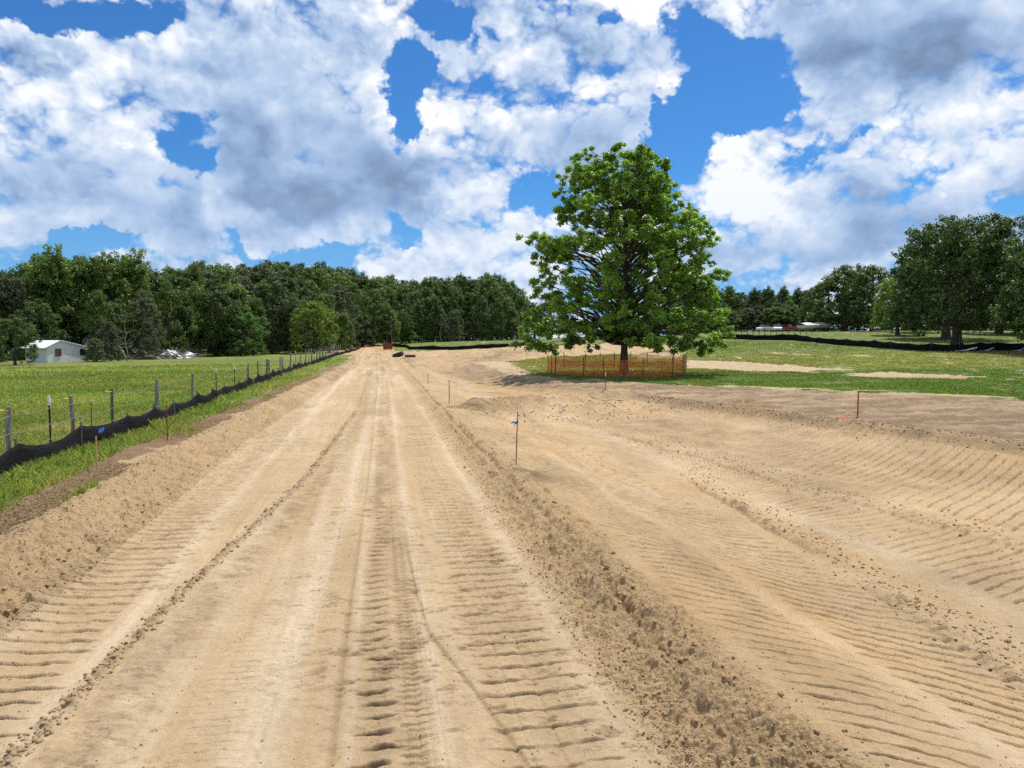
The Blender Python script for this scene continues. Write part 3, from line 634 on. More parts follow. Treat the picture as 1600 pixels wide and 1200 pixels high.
def limbs(mb, base, tips, r0, h0, h1, rng, seg=5, tip_r=.02, trunk_top=None):
    """trunk from base up to trunk_top and one bending limb to each tip."""
    top = Vector(trunk_top); base = Vector(base); N_ = 9; tp = []
    for i in range(N_+1):
        f = i/N_; p = base.lerp(top, f); p += Vector((math.sin(f*5+1)*.10, math.cos(f*4)*.10, 0))*f*(top-base).length*.1; tp.append(p)
    rr = [r0*(1.35 if i == 0 else 1.0)*(1-.88*(i/N_)**1.1) for i in range(N_+1)]
    mb.tube([tp[0]-Vector((0, 0, .3))]+tp, [rr[0]*1.15]+rr, 10)
    L_ = (top-base).length
    for t_ in tips:
        t_ = Vector(t_); hd = math.hypot(t_.x-base.x, t_.y-base.y)
        f = min(.93, max(h0, ((t_.z-base.z)-hd*rng.uniform(.45, .75))/L_)); k = f*N_; i = int(k); s = tp[i].lerp(tp[min(i+1, N_)], k-i)
        rs = max(tip_r*1.2, min(rr[i]*.42, .010+.011*(t_-s).length))
        pts = []
        for j in range(seg+1):
            g = j/seg; p = s.lerp(t_, g); p.z += math.sin(g*math.pi)*.10*(t_-s).length*(1 if t_.z > s.z else .8)
            p += Vector(rng.normal(size=3))*.03*(t_-s).length*(0 if j in (0, seg) else 1); pts.append(p)
        mb.tube(pts, [rs+(tip_r-rs)*(j/seg)**.8 for j in range(seg+1)], 5, cap=False)

# ---------------------------------------------------------------- the lone sycamore inside the orange fence
def sycamore():
    rng = np.random.default_rng(11); DEP = 48.0
    bx, by = gpos(975, DEP); bz = zg1(bx, by); K = DEP/FPX
    root = empty('sycamore_tree', (bx, by, bz), 0, 'tall bright green sycamore standing alone inside the orange mesh fence', 'tree')
    rows = [(232, -52, 48), (245, -72, 62), (262, -88, 72), (290, -105, 85), (318, -98, 84), (345, -88, 100), (368, -150, 124), (385, -150, 132),
            (405, -120, 142), (430, -132, 148), (455, -138, 148), (480, -146, 142), (500, -158, 150), (520, -166, 160), (536, -164, 160), (545, -120, 120)]
    ys = np.array([r[0] for r in rows]); le = np.array([-r[1] for r in rows]); ri = np.array([r[2] for r in rows])
    C = []; R = []
    outline = [(905, 245), (925, 238), (948, 240), (967, 234), (985, 246), (1003, 246), (1020, 250), (1034, 262), (898, 268), (882, 280), (876, 300), (880, 318), (874, 336), (884, 350),
               (1038, 285), (1052, 296), (1056, 312), (1046, 332), (1084, 324), (1090, 345), (1084, 362), (1102, 366), (1108, 385), (1112, 408), (1118, 432), (1108, 455), (1112, 478), (1122, 498), (1130, 520), (1124, 534),
               (1105, 540), (1080, 536), (1060, 541), (1035, 538), (1010, 534), (900, 536), (925, 538), (950, 530), (870, 540), (845, 538), (826, 536), (822, 520), (832, 502), (842, 484), (846, 462), (840, 448),
               (824, 371), (838, 376), (852, 384), (866, 392), (880, 400), (842, 408), (848, 428), (862, 440), (1000, 262), (945, 262), (915, 270)]
    for (px, py) in outline:
        p = plane_pt(px, py, DEP+rng.uniform(-1.2, 1.2)); C.append((p.x, p.y, p.z)); R.append(rng.uniform(.52, .80) if py < 480 else rng.uniform(.6, .95))
    hf = Vector((math.sin(YAW), math.cos(YAW), 0))
    tries = 0
    while len(C) < 290 and tries < 9000:
        tries += 1
        py = rng.uniform(250, 538); l = np.interp(py, ys, le)-12; r_ = np.interp(py, ys, ri)-12
        th = rng.uniform(0, 2*math.pi); rho = rng.uniform(.04, 1)**.5
        lat = math.cos(th)*rho; lat = lat*(r_ if lat > 0 else l); dp = math.sin(th)*rho*(l+r_)/2*.95
        if 340 < py < 430 and lat < -95 : continue
        if tries % 3 == 0: lat = abs(lat) if py > 330 else lat
        if vnoise(np.array([lat*.03+5]), np.array([py*.03+dp*.02]), 1.0, 77)[0] < -.55: continue
        p = plane_pt(975+lat, py, DEP)+hf*dp*K
        if any((p.x-c[0])**2+(p.y-c[1])**2+(p.z-c[2])**2 < .55 for c in C[-120:]): continue
        C.append((p.x, p.y, p.z)); R.append(rng.uniform(.45, .95))
    for (x0, x1, y0, y1, k) in ((1040, 1096, 335, 470, 22), (842, 888, 375, 412, 8), (838, 930, 440, 528, 18), (1010, 1110, 430, 528, 16), (930, 1020, 430, 520, 10), (890, 935, 280, 350, 8), (1010, 1050, 280, 340, 8)):
        for _ in range(k):
            p = plane_pt(rng.uniform(x0, x1), rng.uniform(y0, y1), DEP)+hf*rng.normal()*2.2; C.append((p.x, p.y, p.z)); R.append(rng.uniform(.5, .8))
    C = np.array(C); R = np.array(R)
    # each clump breaks into sprays
    C2 = []; R2 = []
    for c, r in zip(C, R):
        for k in range(6):
            d = rng.normal(size=3); d /= np.linalg.norm(d); d[2] = d[2]*.8; C2.append(c+d*r*rng.uniform(.5, 1.05)); R2.append(r*rng.uniform(.26, .46))
    C2 = np.array(C2); R2 = np.array(R2)
    V, F, col = clump_leaves(C2, R2, 92, .158, rng, flat=.74, shell=.2, up=.45)
    V = V-np.array([bx, by, bz]); keep = V.reshape(-1, 4, 3)[:, 0, 2] > 1.25
    V = V.reshape(-1, 4, 3)[keep].reshape(-1, 3); col = col.reshape(-1, 4, 4)[keep].reshape(-1, 4); F = np.arange(len(V)).reshape(-1, 4)
    mesh_np('crown', V, F, M_SYC, root, col=col)
    mb = MB(); mb_tips = [tuple(c-np.array([bx, by, bz])) for c in C]
    limbs(mb, (0, 0, 0), mb_tips, .25, .14, .95, rng, trunk_top=(0.1, 0, 14.2))
    for k in range(0, len(C2), 4):
        a = Vector(C[k//6])-Vector((bx, by, bz)); b = Vector(C2[k])-Vector((bx, by, bz)); mb.tube([a, (a+b)/2+Vector((0, 0, .05)), b], [.025, .016, .008], 4, cap=False)
    mb.tube([(.30, -.05, 2.15), (.44, -.10, 2.2), (.50, -.12, 2.22)], [.16, .13, .07], 7)
    mb.build('trunk', M_BARK, root, smooth=True)
    return root, bx, by
M_SYC = leaf_mat('sycamore_leaf', (.200, .325, .052), (1.4, 1.6, .7), var=.48, rough=.40, spec=.5, tw=.42)
SYC, SYX, SYY = sycamore()

# ---------------------------------------------------------------- forest tree kinds
def make_tree(kind, seed):
    """returns crown mesh data, trunk mesh data; unit tree about 12 m high standing at the origin"""
    rng = np.random.default_rng(seed); H_ = 12.0; C = []; R = []
    W_, lo, hi, nC, fl = dict(oak=(5.4, .10, 1, 86, .7), tall=(3.3, .22, 1, 64, .8), bushy=(4.2, .04, 1, 76, .75), wispy=(3.1, .25, 1, 120, .9), round=(5.6, .05, 1, 130, .8), spread=(6.8, .17, 1, 230, .7))[kind]
    if kind == 'wispy':
        leaders = [(rng.uniform(-2.2, 2.2), rng.uniform(-1.5, 1.5), rng.uniform(.8, 1)) for _ in range(7)]
    while len(C) < nC:
        f = rng.uniform(lo, hi)**(.8); z = f*H_
        if kind == 'oak': w = W_*(math.sin(math.pi*min(1, max(0, (f-.02)/.98))**.8)**.6)
        elif kind == 'tall': w = W_*(math.sin(math.pi*min(1, (f+.05)/1.05)**1.3)**.7)
        elif kind == 'bushy': w = W_*(1-f**2.5*.75)
        elif kind == 'wispy': w = W_*(1-.5*f)
        elif kind == 'round': w = W_*math.sqrt(max(0, 1-((f-.46)/.56)**2))
        else: w = W_*math.sqrt(max(0, 1-((f-.38)/.64)**2))**.75
        th = rng.uniform(0, 2*math.pi); rho = rng.uniform(.25, 1)**.5
        p = np.array([math.cos(th)*rho*w, math.sin(th)*rho*w, z-.6])
        if kind == 'wispy' and f > .5:
            l = leaders[rng.integers(7)]; p = np.array([l[0]*f*1.3+rng.normal()*.35, l[1]*f*1.3+rng.normal()*.35, z*l[2]])
        C.append(p); R.append(rng.uniform(.75, 1.35)*(.62 if kind == 'wispy' and f > .5 else 1)*(.8 if kind == 'round' else 1))
    C = np.array(C); R = np.array(R)
    C2 = []; R2 = []
    for c, r in zip(C, R):
        for k in range(5):
            d = rng.normal(size=3); d /= np.linalg.norm(d); C2.append(c+d*r*.75); R2.append(r*rng.uniform(.35, .6))
    size = dict(oak=.30, tall=.30, bushy=.32, wispy=.26, round=.28, spread=.30)[kind]
    V, F, col = clump_leaves(np.array(C2), np.array(R2), 30, size, rng, flat=fl, shell=.3)
    mb = MB(); tips = [tuple(c) for c in C[::(4 if kind == 'spread' else 2)]]
    limbs(mb, (0, 0, 0), tips, dict(oak=.34, tall=.2, bushy=.2, wispy=.16, round=.26, spread=.55)[kind], dict(oak=.12, tall=.25, bushy=.06, wispy=.15, round=.08, spread=.20)[kind], .95, rng, seg=4, trunk_top=(.2, .1, H_*(.72 if kind == 'spread' else .88)))
    return (V, F, col), mb
LM = {'dark': leaf_mat('dark_oak_leaf', (.075, .122, .030), (1.2, 1.4, .7), hue_obj=.22, tw=.22, rough=.6),
      'mid': leaf_mat('forest_leaf', (.105, .165, .036), (1.2, 1.4, .7), hue_obj=.22, tw=.25, rough=.55),
      'grey': leaf_mat('mossy_leaf', (.120, .150, .074), (1.1, 1.2, .8), hue_obj=.2, tw=.2, rough=.7),
      'light': leaf_mat('light_leaf', (.14, .20, .045), (1.3, 1.5, .7), hue_obj=.12, tw=.3),
      'yellow': leaf_mat('yellow_green_leaf', (.175, .245, .036), (1.3, 1.5, .6), hue_obj=.05, tw=.32),
      'green': leaf_mat('lush_leaf', (.085, .175, .036), (1.3, 1.5, .7), hue_obj=.1, tw=.3)}
PROTO = {}
_pk = [('oak', 'dark', 1), ('oak', 'mid', 2), ('tall', 'dark', 3), ('tall', 'mid', 4), ('bushy', 'mid', 5), ('bushy', 'grey', 6), ('oak', 'grey', 7),
       ('wispy', 'light', 8), ('round', 'yellow', 9), ('round', 'green', 10), ('spread', 'dark', 12), ('tall', 'light', 13), ('spread', 'yellow', 14)]
for kd, lm, sd in _pk:
    (V, F, col), mb = make_tree(kd, sd)
    co_ = mesh_np('crown', V, F, LM[lm], col=col, link_it=False)
    me = bpy.data.meshes.new('trunk'); me.from_pydata(mb.v, [], mb.f); me.materials.append(M_BARKG if lm in ('grey', 'light') else M_BARK); me.update()
    PROTO[(kd, lm)] = (co_, bpy.data.objects.new('trunk', me))
def put_tree(px, dep, ytop, kd, lm, name, label, cat='tree', group=None, wid=1.0, rz=None, sink=.1, trunk=True):
    x, y = gpos(px, dep); z = z_at(x, y)-sink
    top = CAMH+dep*(530-ytop)/FPX; s = (top-z)/12.4
    r = empty(name, (x, y, z), random.uniform(0, 6.28) if rz is None else rz, label, cat, group); r.scale = (s*wid, s*wid, s)
    c, t = PROTO[(kd, lm)]
    for part in ((c, t) if trunk else (c,)):
        q = part.copy(); COL.objects.link(q); q.parent = r
    return r
# skyline of the wood, as read off the photograph
SKY = [(-260, 425), (-120, 420), (0, 420), (40, 414), (75, 404), (140, 408), (200, 404), (250, 420), (300, 414), (350, 408), (400, 410), (450, 412), (480, 409), (520, 414), (545, 422), (580, 430), (640, 433),
       (690, 431), (730, 430), (750, 426), (785, 432), (805, 446), (822, 466)]
def skyl(px): return float(np.interp(px, [a for a, b in SKY], [b for a, b in SKY]))
def front(px): return float(np.interp(px, [-260, 0, 150, 300, 440, 520, 600, 700, 830], [74, 79, 85, 97, 116, 132, 150, 163, 166]))
def zone(px):
    if px < 145: return 'around and behind the white shed'
    if px < 320: return 'behind the brush pile'
    if px < 560: return 'behind the two round trees'
    return 'beyond the end of the dirt road'
KINDS_F = [('oak', 'dark'), ('tall', 'mid'), ('bushy', 'mid'), ('oak', 'mid'), ('tall', 'dark'), ('bushy', 'grey'), ('oak', 'grey'), ('tall', 'mid')]
GRP = 'forest trees of the long treeline'
ZB = [(-400, 'in the wood left of the white shed'), (0, 'in the wood behind the white shed'), (145, 'in the wood behind the brush pile'), (320, 'in the wood behind the lush round tree'), (440, 'in the wood behind the yellow-green round tree'), (560, 'in the wood beyond the red dumpster'), (640, 'in the wood beyond the far grass'), (840, '')]
def forest_label(kd, lm, row, xx):
    k = max(i for i in range(7) if xx >= ZB[i][0]) if xx >= -400 else 0; a, b = ZB[k][0], ZB[k+1][0]; f = (xx-a)/(b-a)
    th = ('far left', 'left', 'middle', 'right', 'far right')[min(4, int(f*5))]
    return f"{ {'dark': 'dark', 'mid': 'green', 'grey': 'greyish'}[lm] } { {'oak': 'oak', 'tall': 'narrow tree', 'bushy': 'bushy tree'}[kd] }, {('front', 'second', 'third', 'back')[row]} row, {th} part, {ZB[k][1]}"
def forest():
    rnd = random.Random(5)
    for row, (off, dens, drop) in enumerate(((0, 26, (14, 60)), (6, 24, (0, 30)), (13, 22, (-9, 14)), (22, 26, (-5, 8)))):
        px = -240.
        while px < 816:
            dep = front(px)+off*(1+.004*max(px, 0)); xx = px+rnd.uniform(-6, 6)
            kd, lm = rnd.choice(KINDS_F) if xx < 560 else rnd.choice([('oak', 'dark'), ('oak', 'mid'), ('tall', 'dark'), ('oak', 'dark'), ('tall', 'mid'), ('bushy', 'mid')])
            yt = skyl(xx)+rnd.uniform(*drop)
            if row == 0 and (20 < xx < 150): px += 20; continue
            hm = (530-yt)/(530-skyl(xx)); wd = rnd.uniform(.72, .95)
            put_tree(xx, dep+rnd.uniform(-1.5, 1.5), yt, kd, lm, {'oak': 'oak_tree', 'tall': 'forest_tree', 'bushy': 'bushy_tree'}[kd],
                     forest_label(kd, lm, row, xx), 'tree', GRP+', '+zone(xx)+', '+kd+' '+lm, wid=wd)
            px += dens*(85/dep)*rnd.uniform(.85, 1.2)*1.5
forest()
# trees that stand out
put_tree(95, 90, 376, 'wispy', 'light', 'forest_tree', 'tall pale green tree with feathery tops rising above the white shed', wid=.9, rz=1)
put_tree(150, 92, 386, 'wispy', 'light', 'forest_tree', 'thin wispy tree top on the skyline, right of the feathery one over the shed', wid=.7, rz=2)
put_tree(192, 94, 378, 'wispy', 'light', 'forest_tree', 'spiky light green tree top on the skyline above the brush pile', wid=.95, rz=3)
put_tree(308, 100, 440, 'tall', 'light', 'forest_tree', 'lighter green leafy tree just left of the lush round tree', wid=.7, rz=3)
put_tree(376, 101, 486, 'round', 'green', 'round_tree', 'low lush green rounded tree at the pasture edge', wid=1.25, rz=1)
put_tree(490, 112, 468, 'round', 'yellow', 'round_tree', 'rounded yellow-green tree in front of the dark wood', wid=.95, rz=1)
put_tree(538, 126, 486, 'bushy', 'mid', 'bushy_tree', 'small green tree close to the right of the yellow-green round tree', wid=.8, rz=2)
put_tree(605, 146, 474, 'tall', 'light', 'forest_tree', 'slender lighter tree behind the red dumpster at the road end', wid=1.0, rz=2)
put_tree(708, 158, 486, 'bushy', 'grey', 'bushy_tree', 'hazy grey-green tree in front of the wood beyond the far grass', wid=.9, rz=2)
put_tree(22, 68, 488, 'oak', 'dark', 'oak_tree', 'dark drooping oak overhanging the left side of the white shed', wid=.95, rz=1)
put_tree(60, 84, 462, 'oak', 'dark', 'oak_tree', 'dark oak leaning over the shed roof from behind', wid=.8, rz=4)
put_tree(170, 80, 500, 'bushy', 'grey', 'bushy_tree', 'grey mossy small tree at the right end of the white shed', wid=.9, rz=4)
put_tree(148, 77, 528, 'bushy', 'grey', 'bushy_tree', 'low dark bush hugging the right wall of the white shed', 'bush', wid=1.3, rz=5)
put_tree(232, 86, 500, 'bushy', 'grey', 'bushy_tree', 'grey-green leafy tree standing over the pale fallen branches', wid=.8, rz=1)
put_tree(835, 200, 470, 'oak', 'dark', 'oak_tree', 'far dark oak seen just left of the lone sycamore', wid=1.2)
put_tree(860, 205, 468, 'oak', 'mid', 'oak_tree', 'far oak half hidden behind the left edge of the sycamore', wid=1.2)
# low growth along the foot of the wood
def zn(px): return [ZB[i][1] for i in range(7) if px >= ZB[i][0]][-1]
def zf(px):
    k = max(i for i in range(7) if px >= ZB[i][0]); return (px-ZB[k][0])/(ZB[k+1][0]-ZB[k][0])
def understory():
    rnd = random.Random(9); px = -230.
    while px < 830:
        dep = front(px)-2.0
        if not (22 < px < 318):
            kd, lm = rnd.choice([('bushy', 'mid'), ('bushy', 'grey'), ('bushy', 'mid')])
            base = 530+FPX*(CAMH-z_at(*gpos(px, dep)))/dep
            put_tree(px, dep+rnd.uniform(-1, 1), base-rnd.uniform(10, 26), kd, lm, 'bush', f"{'grey' if lm == 'grey' else 'green'} low bush, {('far left', 'left', 'middle', 'right', 'far right')[min(4, int(5*zf(px)))]} part, {zn(px)}", 'bush', 'bushes at the foot of the treeline, '+zone(px)+', '+lm, wid=rnd.uniform(1.2, 2.0), trunk=False)
        px += rnd.uniform(16, 30)*90/dep
understory()
# right-hand trees
def seg(px): return 'between the sycamore and the white car' if px < 1130 else 'just left of the white car' if px < 1205 else 'behind the parked cars' if px < 1250 else 'behind the covered boats' if px < 1310 else 'under the domed oaks' if px < 1390 else 'behind the yellowish tree' if px < 1450 else 'behind the massive oak' if px < 1560 else 'at the right edge of the view'
def right_trees():
    rnd = random.Random(3)
    px = 1040
    while px < 1262:
        for row in range(3):
            xx = px+rnd.uniform(-5, 5)+row*5; yt = np.interp(xx, [1040, 1105, 1130, 1180, 1230, 1262], [452, 449, 446, 448, 450, 448])+(row == 0)*rnd.uniform(10, 34)+(row > 0)*rnd.uniform(-3, 8)
            kd, lm = rnd.choice([('oak', 'dark'), ('oak', 'mid'), ('tall', 'dark')])
            put_tree(xx, 172+row*9, yt, kd, lm, 'oak_tree' if kd == 'oak' else 'forest_tree', f"{'dark' if lm == 'dark' else 'mid'} green {'oak' if kd == 'oak' else 'narrow tree'}, {('front', 'middle', 'back')[row]} of the far row, {seg(xx)}", 'tree', 'far row of trees right of the sycamore, '+kd+' '+lm, wid=.85)
        px += rnd.uniform(18, 25)
    for (px, dep, yt, kd, lm, wd, lab) in (
            (1292, 150, 432, 'oak', 'dark', 1.0, 'dark oak standing behind the pale covered boats'),
            (1318, 146, 413, 'oak', 'mid', 1.15, 'broad oak with a domed top behind the pale covered boats, tallest of its clump'),
            (1362, 142, 412, 'oak', 'mid', 1.1, 'domed oak right of the boats, left of the yellowish tree'),
            (1340, 160, 416, 'tall', 'dark', 1.0, 'dark narrow tree hidden between two domed oaks'),
            (1270, 160, 446, 'oak', 'dark', 1.0, 'lower dark oak at the left end of the domed oak clump'),
            (1402, 118, 430, 'spread', 'yellow', .72, 'yellowish-green tree at the left flank of the big dark oak'),
            (1430, 128, 420, 'oak', 'mid', 1.0, 'green oak filling the gap behind the yellowish tree'),
            (1560, 122, 372, 'oak', 'dark', 1.2, 'dark oak behind the right side of the big oak'),
            (1640, 115, 362, 'oak', 'mid', 1.2, 'oak cut off by the right edge of the view'),
            (1720, 118, 380, 'oak', 'dark', 1.2, 'dark oak just outside the right edge of the view'),
            (1480, 150, 430, 'oak', 'mid', 1.2, 'far oak seen below the branches of the big dark oak')):
        put_tree(px, dep, yt, kd, lm, 'oak_tree', lab, wid=wd)
    put_tree(1495, 85, 336, 'spread', 'dark', 'oak_tree', 'massive dark live oak with a thick trunk behind the fallen silt fence', wid=.86, rz=.5)
    put_tree(1478, 104, 372, 'spread', 'dark', 'oak_tree', 'second live oak, its thick trunk just left of and behind the massive one', wid=.92, rz=2.4)
    put_tree(1668, 72, 318, 'spread', 'dark', 'oak_tree', 'near oak whose leafy branch reaches in at the right edge below the clouds', wid=.72, rz=2.4)
right_trees()
def right_under():
    rnd = random.Random(12); px = 1030.
    while px < 1760:
        dep = 164 if px < 1262 else 158-max(0, px-1400)*.08
        kd, lm = rnd.choice([('bushy', 'mid'), ('bushy', 'grey'), ('bushy', 'mid')])
        if not 1205 < px < 1300 or rnd.random() < .9:
            put_tree(px, dep+rnd.uniform(0, 4), rnd.uniform(472, 494), kd, lm, 'bush', f"{'grey' if lm == 'grey' else 'green'} bush under the {'far tree row' if px < 1262 else 'right-hand oaks'}, {seg(px)}", 'bush', 'bushes under the far right trees, '+lm+(' row' if px < 1262 else ' oaks'), wid=rnd.uniform(1.2, 1.7))
        px += rnd.uniform(10, 15)
right_under()
# ================================================================ fences, stakes, shed, site clutter
M_WOOD = simple('weathered_wood', (.235, .215, .190), .9, var=.45, scale=5, stretch=(4, 4, .5), bumps=.9)
M_WOODD = simple('dark_weathered_wood', (.125, .108, .092), .9, var=.45, scale=5, stretch=(4, 4, .5), bumps=.9)
M_LATH = simple('lath_wood', (.46, .30, .15), .8, var=.2, scale=9, stretch=(3, 3, .5))
M_TPOST = simple('dark_green_steel', (.012, .020, .016), .55, var=.3, spec=.4)
M_WHITE = simple('white_plastic', (.78, .79, .77), .45, var=.05)
M_YEL = simple('yellow_plastic', (.80, .66, .10), .45, var=.08)
M_WIRE = simple('galvanised_wire', (.30, .30, .29), .45, metal=.6, var=.15, bumps=0)
M_SILT = simple('black_woven_fabric', (.009, .009, .010), .9, var=.5, scale=5, stretch=(1, 1, 6), bumps=.5, spec=.12)
M_SILTW = simple('white_fabric_backing', (.62, .64, .66), .55, var=.12, scale=3)
M_RED = simple('red_painted_wood', (.36, .045, .035), .6, var=.2)
M_REDD = simple('dark_red_lath', (.20, .045, .030), .7, var=.2)
M_BLUE = simple('blue_ribbon', (.02, .12, .62), .45, var=.1, bumps=0)
M_ORNG = simple('orange_netting', (.74, .17, .030), .55, var=.15, bumps=0)
M_ORIB = simple('orange_ribbon', (.85, .20, .06), .5, var=.1, bumps=0)
M_POLED = simple('dark_fence_stake', (.075, .050, .035), .8, var=.3)

def wood_post(p, h, r, lean, mat, parent, rng):
    mb = MB(); pts = []; rad = []
    for i in range(7):
        f = i/6; pts.append((lean[0]*f+.012*math.sin(f*7+r*90), lean[1]*f, -.25+(h+.25)*f)); rad.append(r*(1.08-.12*f)*(1+.05*math.sin(i*2.3+r*70)))
    mb.tube(pts, rad, 9); mb.tube([Vector(pts[-1]), Vector(pts[-1])+Vector((.0, 0, .012))], [rad[-1]*.9, rad[-1]*.6], 9)
    for z in (.25, .55, .85): mb.tube([(r*1.0+lean[0]*z, -.02, z*h), (r*1.25+lean[0]*z, 0, z*h), (r*1.0+lean[0]*z, .02, z*h)], .004, 4)
    o = mb.build('fence_post', mat, parent, smooth=False); o.location = p; o.rotation_euler = (0, 0, rng.uniform(0, 6)); return o
def insulator(p, parent):
    mb = MB(); mb.tube([(.06, 0, 0), (-.05, 0, 0)], .012, 6); mb.tube([(-.05, 0, 0), (-.085, 0, 0)], [.024, .024], 8); mb.tube([(-.085, 0, 0), (-.12, 0, .004)], [.014, .016], 8)
    o = mb.build('insulator', M_YEL, parent); o.location = p; return o
def t_post(p, h, parent, col, with_ins=True):
    mb = MB(); mb.box((0, 0, h/2-.15), (.036, .006, h+.3)); mb.box((0, .013, h/2-.15), (.006, .020, h+.3))
    for k in range(14): mb.box((0, -.006, .18+k*.07), (.014, .008, .014))
    o = mb.build('metal_post', M_TPOST, parent); o.location = p
    c = MB(); c.box((0, .004, h-.08), (.048, .036, .20), taper=.85); c.box((0, .004, h+.03), (.036, .028, .03), taper=.6)
    q = c.build('post_cap', M_WHITE if col == 'w' else M_YEL, o)
    if with_ins:
        d = MB(); d.tube([(.02, 0, h-.10), (.075, 0, h-.10)], [.016, .012], 7); d.build('insulator', M_YEL, o)
    return o
def pasture_fence():
    rng = random.Random(4); XF = -7.15
    root = empty('pasture_fence', (XF, 16, 0), 0, 'old wire pasture fence of grey wooden and dark metal posts left of the road', 'fence')
    spec = [(-120, 'W', 1.15), (-50, 'T', 1.2), (8, 'W', 1.17), (74, 'T', 1.22), (110, 'w', 1.17), (172, 'w', 1.16), (243, 'W', 1.18), (300, 'w', 1.16), (337, 'T', 1.18), (366, 'T', 1.15), (387, 'W', 1.12), (403, 'w', 1.15),
            (417, 'w', 1.18), (420, 'W', 1.1), (438, 'w', 1.2), (441, 'W', 1.15), (454, 'w', 1.35), (462, 'T', 1.4), (469.5, 'w', 1.3), (478, 'w', 1.4), (482.5, 'T', 1.35), (487, 'W', 1.4), (491, 'T', 1.3), (495.5, 'w', 1.4), (500, 'W', 1.3), (504.5, 'w', 1.4),
            (509, 'W', 1.3), (513, 'w', 1.2), (517, 'W', 1.25), (520, 'w', 1.2), (523, 'W', 1.3), (526, 'w', 1.2), (529, 'W', 1.2), (532, 'w', 1.2), (535, 'W', 1.2), (538, 'w', 1.2), (541, 'w', 1.2)]
    tops = []
    for px, k, h in spec:
        az = YAW+math.atan((px-800)/FPX); xf = XF if px < 500 else XF+ (px-500)*.028
        y = xf/math.tan(az); x = xf; z = zg1(x, y) if y < 90 else z_at(x, y)
        p = (x-root.location.x, y-root.location.y, z)
        if k == 'T': t_post(p, h, root, 'w'); r = .02
        else:
            r = rng.uniform(.050, .064) if k == 'W' else rng.uniform(.038, .050); r *= 1+max(0, y-40)*.006
            wood_post(p, h, r, (rng.uniform(-.02, .02), rng.uniform(-.02, .02)), M_WOOD if k == 'W' or rng.random() < .5 else M_WOODD, root, rng)
            if y < 60: insulator((p[0]-r*.6, p[1]-.03, z+h-.07), root)
        tops.append((Vector(p), h))
    for hh in (.30, .62, .95):
        mb = MB()
        for (a, ha), (b, hb) in zip(tops[:-1], tops[1:]):
            if (b-a).length < .5: continue
            n = 5; pts = [a.lerp(b, i/n)+Vector((.05, 0, hh*1.05-.04*math.sin(math.pi*i/n))) for i in range(n+1)]
            mb.tube(pts, .0045+.00006*abs(a.y), 4, cap=False)
        mb.build('wire', M_WIRE, root)
    return root
pasture_fence()
def silt_fence(name, label, path, spacing, h, seed, sag=.13, group=None, mat=None, stake_h=.08):
    """path: list of (x, y); fabric hung between short stakes, sagging along the top."""
    rng = random.Random(seed); P = [Vector(p) for p in path]; L = [0]
    for a, b in zip(P[:-1], P[1:]): L.append(L[-1]+(b-a).length)
    def pt(s):
        for i in range(len(P)-1):
            if s <= L[i+1] or i == len(P)-2: return P[i].lerp(P[i+1], (s-L[i])/(L[i+1]-L[i]))
    p0 = P[0]; root = empty(name, (p0.x, p0.y, 0), 0, label, 'silt fence', group)
    st = [0.]
    while st[-1] < L[-1]-spacing*.5: st.append(st[-1]+spacing*rng.uniform(.8, 1.2))
    st[-1] = L[-1]; hs = [h*rng.uniform(.86, 1.15) for _ in st]; V = []; F = []; off = [rng.uniform(-.05, .05) for _ in st]; rows = 7; n = 0
    for i in range(len(st)-1):
        m = 9 if spacing*1. < 3 else 8; sg = sag*rng.uniform(.6, 1.5)
        for j in range(m+(1 if i == len(st)-2 else 0)):
            f = j/m; s = st[i]+(st[i+1]-st[i])*f; p = pt(s); q = pt(min(L[-1], s+.1)); t = (q-p) if (q-p).length > 1e-4 else P[-1]-P[-2]; t = t.normalized(); nr = Vector((t.y, -t.x))
            g = z_at(p.x, p.y); top = hs[i]*(1-f)+hs[i+1]*f-sg*math.sin(math.pi*f)**.8
            o = off[i]*(1-f)+off[i+1]*f
            for k in range(rows):
                w = k/(rows-1); bulge = .07*math.sin(math.pi*w)*math.sin(math.pi*f)+.02*math.sin(s*7+k)*w; pp = p+nr*(o*w+bulge)
                V.append((pp.x-p0.x, pp.y-p0.y, g-.06+(top+.06)*w))
            n += 1
    for i in range(n-1):
        for k in range(rows-1): a = i*rows+k; F.append((a, a+rows, a+rows+1, a+1))
    me = bpy.data.meshes.new('fabric'); me.from_pydata(V, [], F); me.materials.append(mat or M_SILT); me.polygons.foreach_set('use_smooth', [True]*len(F)); me.update()
    o = bpy.data.objects.new('fabric', me); link(o, root); md = o.modifiers.new('thickness', 'SOLIDIFY'); md.thickness = .006
    for i, s in enumerate(st[:100]):
        p = pt(s); g = z_at(p.x, p.y); mb = MB(); q = pt(min(L[-1], s+.1)); t = (q-pt(max(0, s-.1))).normalized(); nr = Vector((t.y, -t.x))
        mb.box((0, 0, (hs[i]+stake_h)/2-.1), (.035, .035, hs[i]+stake_h+.2), rz=rng.uniform(0, 1), rx=rng.uniform(-.06, .06)); k = mb.build('stake', M_WOOD, root); k.location = (p.x-p0.x-nr.x*.035, p.y-p0.y-nr.y*.035, g)
    return root
silt_fence('silt_fence', 'black sagging silt fence between the grass verge and the wire fence on the left',
           [(-6.35, 6.5), (-6.30, 14), (-6.2, 20), (-6.25, 30), (-6.3, 40), (-6.2, 60), (-5.9, 80), (-5.6, 100), at(556, 548), at(568, 541)], 2.6, .52, 3)
silt_fence('silt_fence', 'far low black silt fence along the grass beyond the road end',
           [at(612, 540.5), at(634, 543), at(640, 546), at(700, 547), at(760, 544.5), at(822, 540)], 3.0, .62, 5, sag=.08)
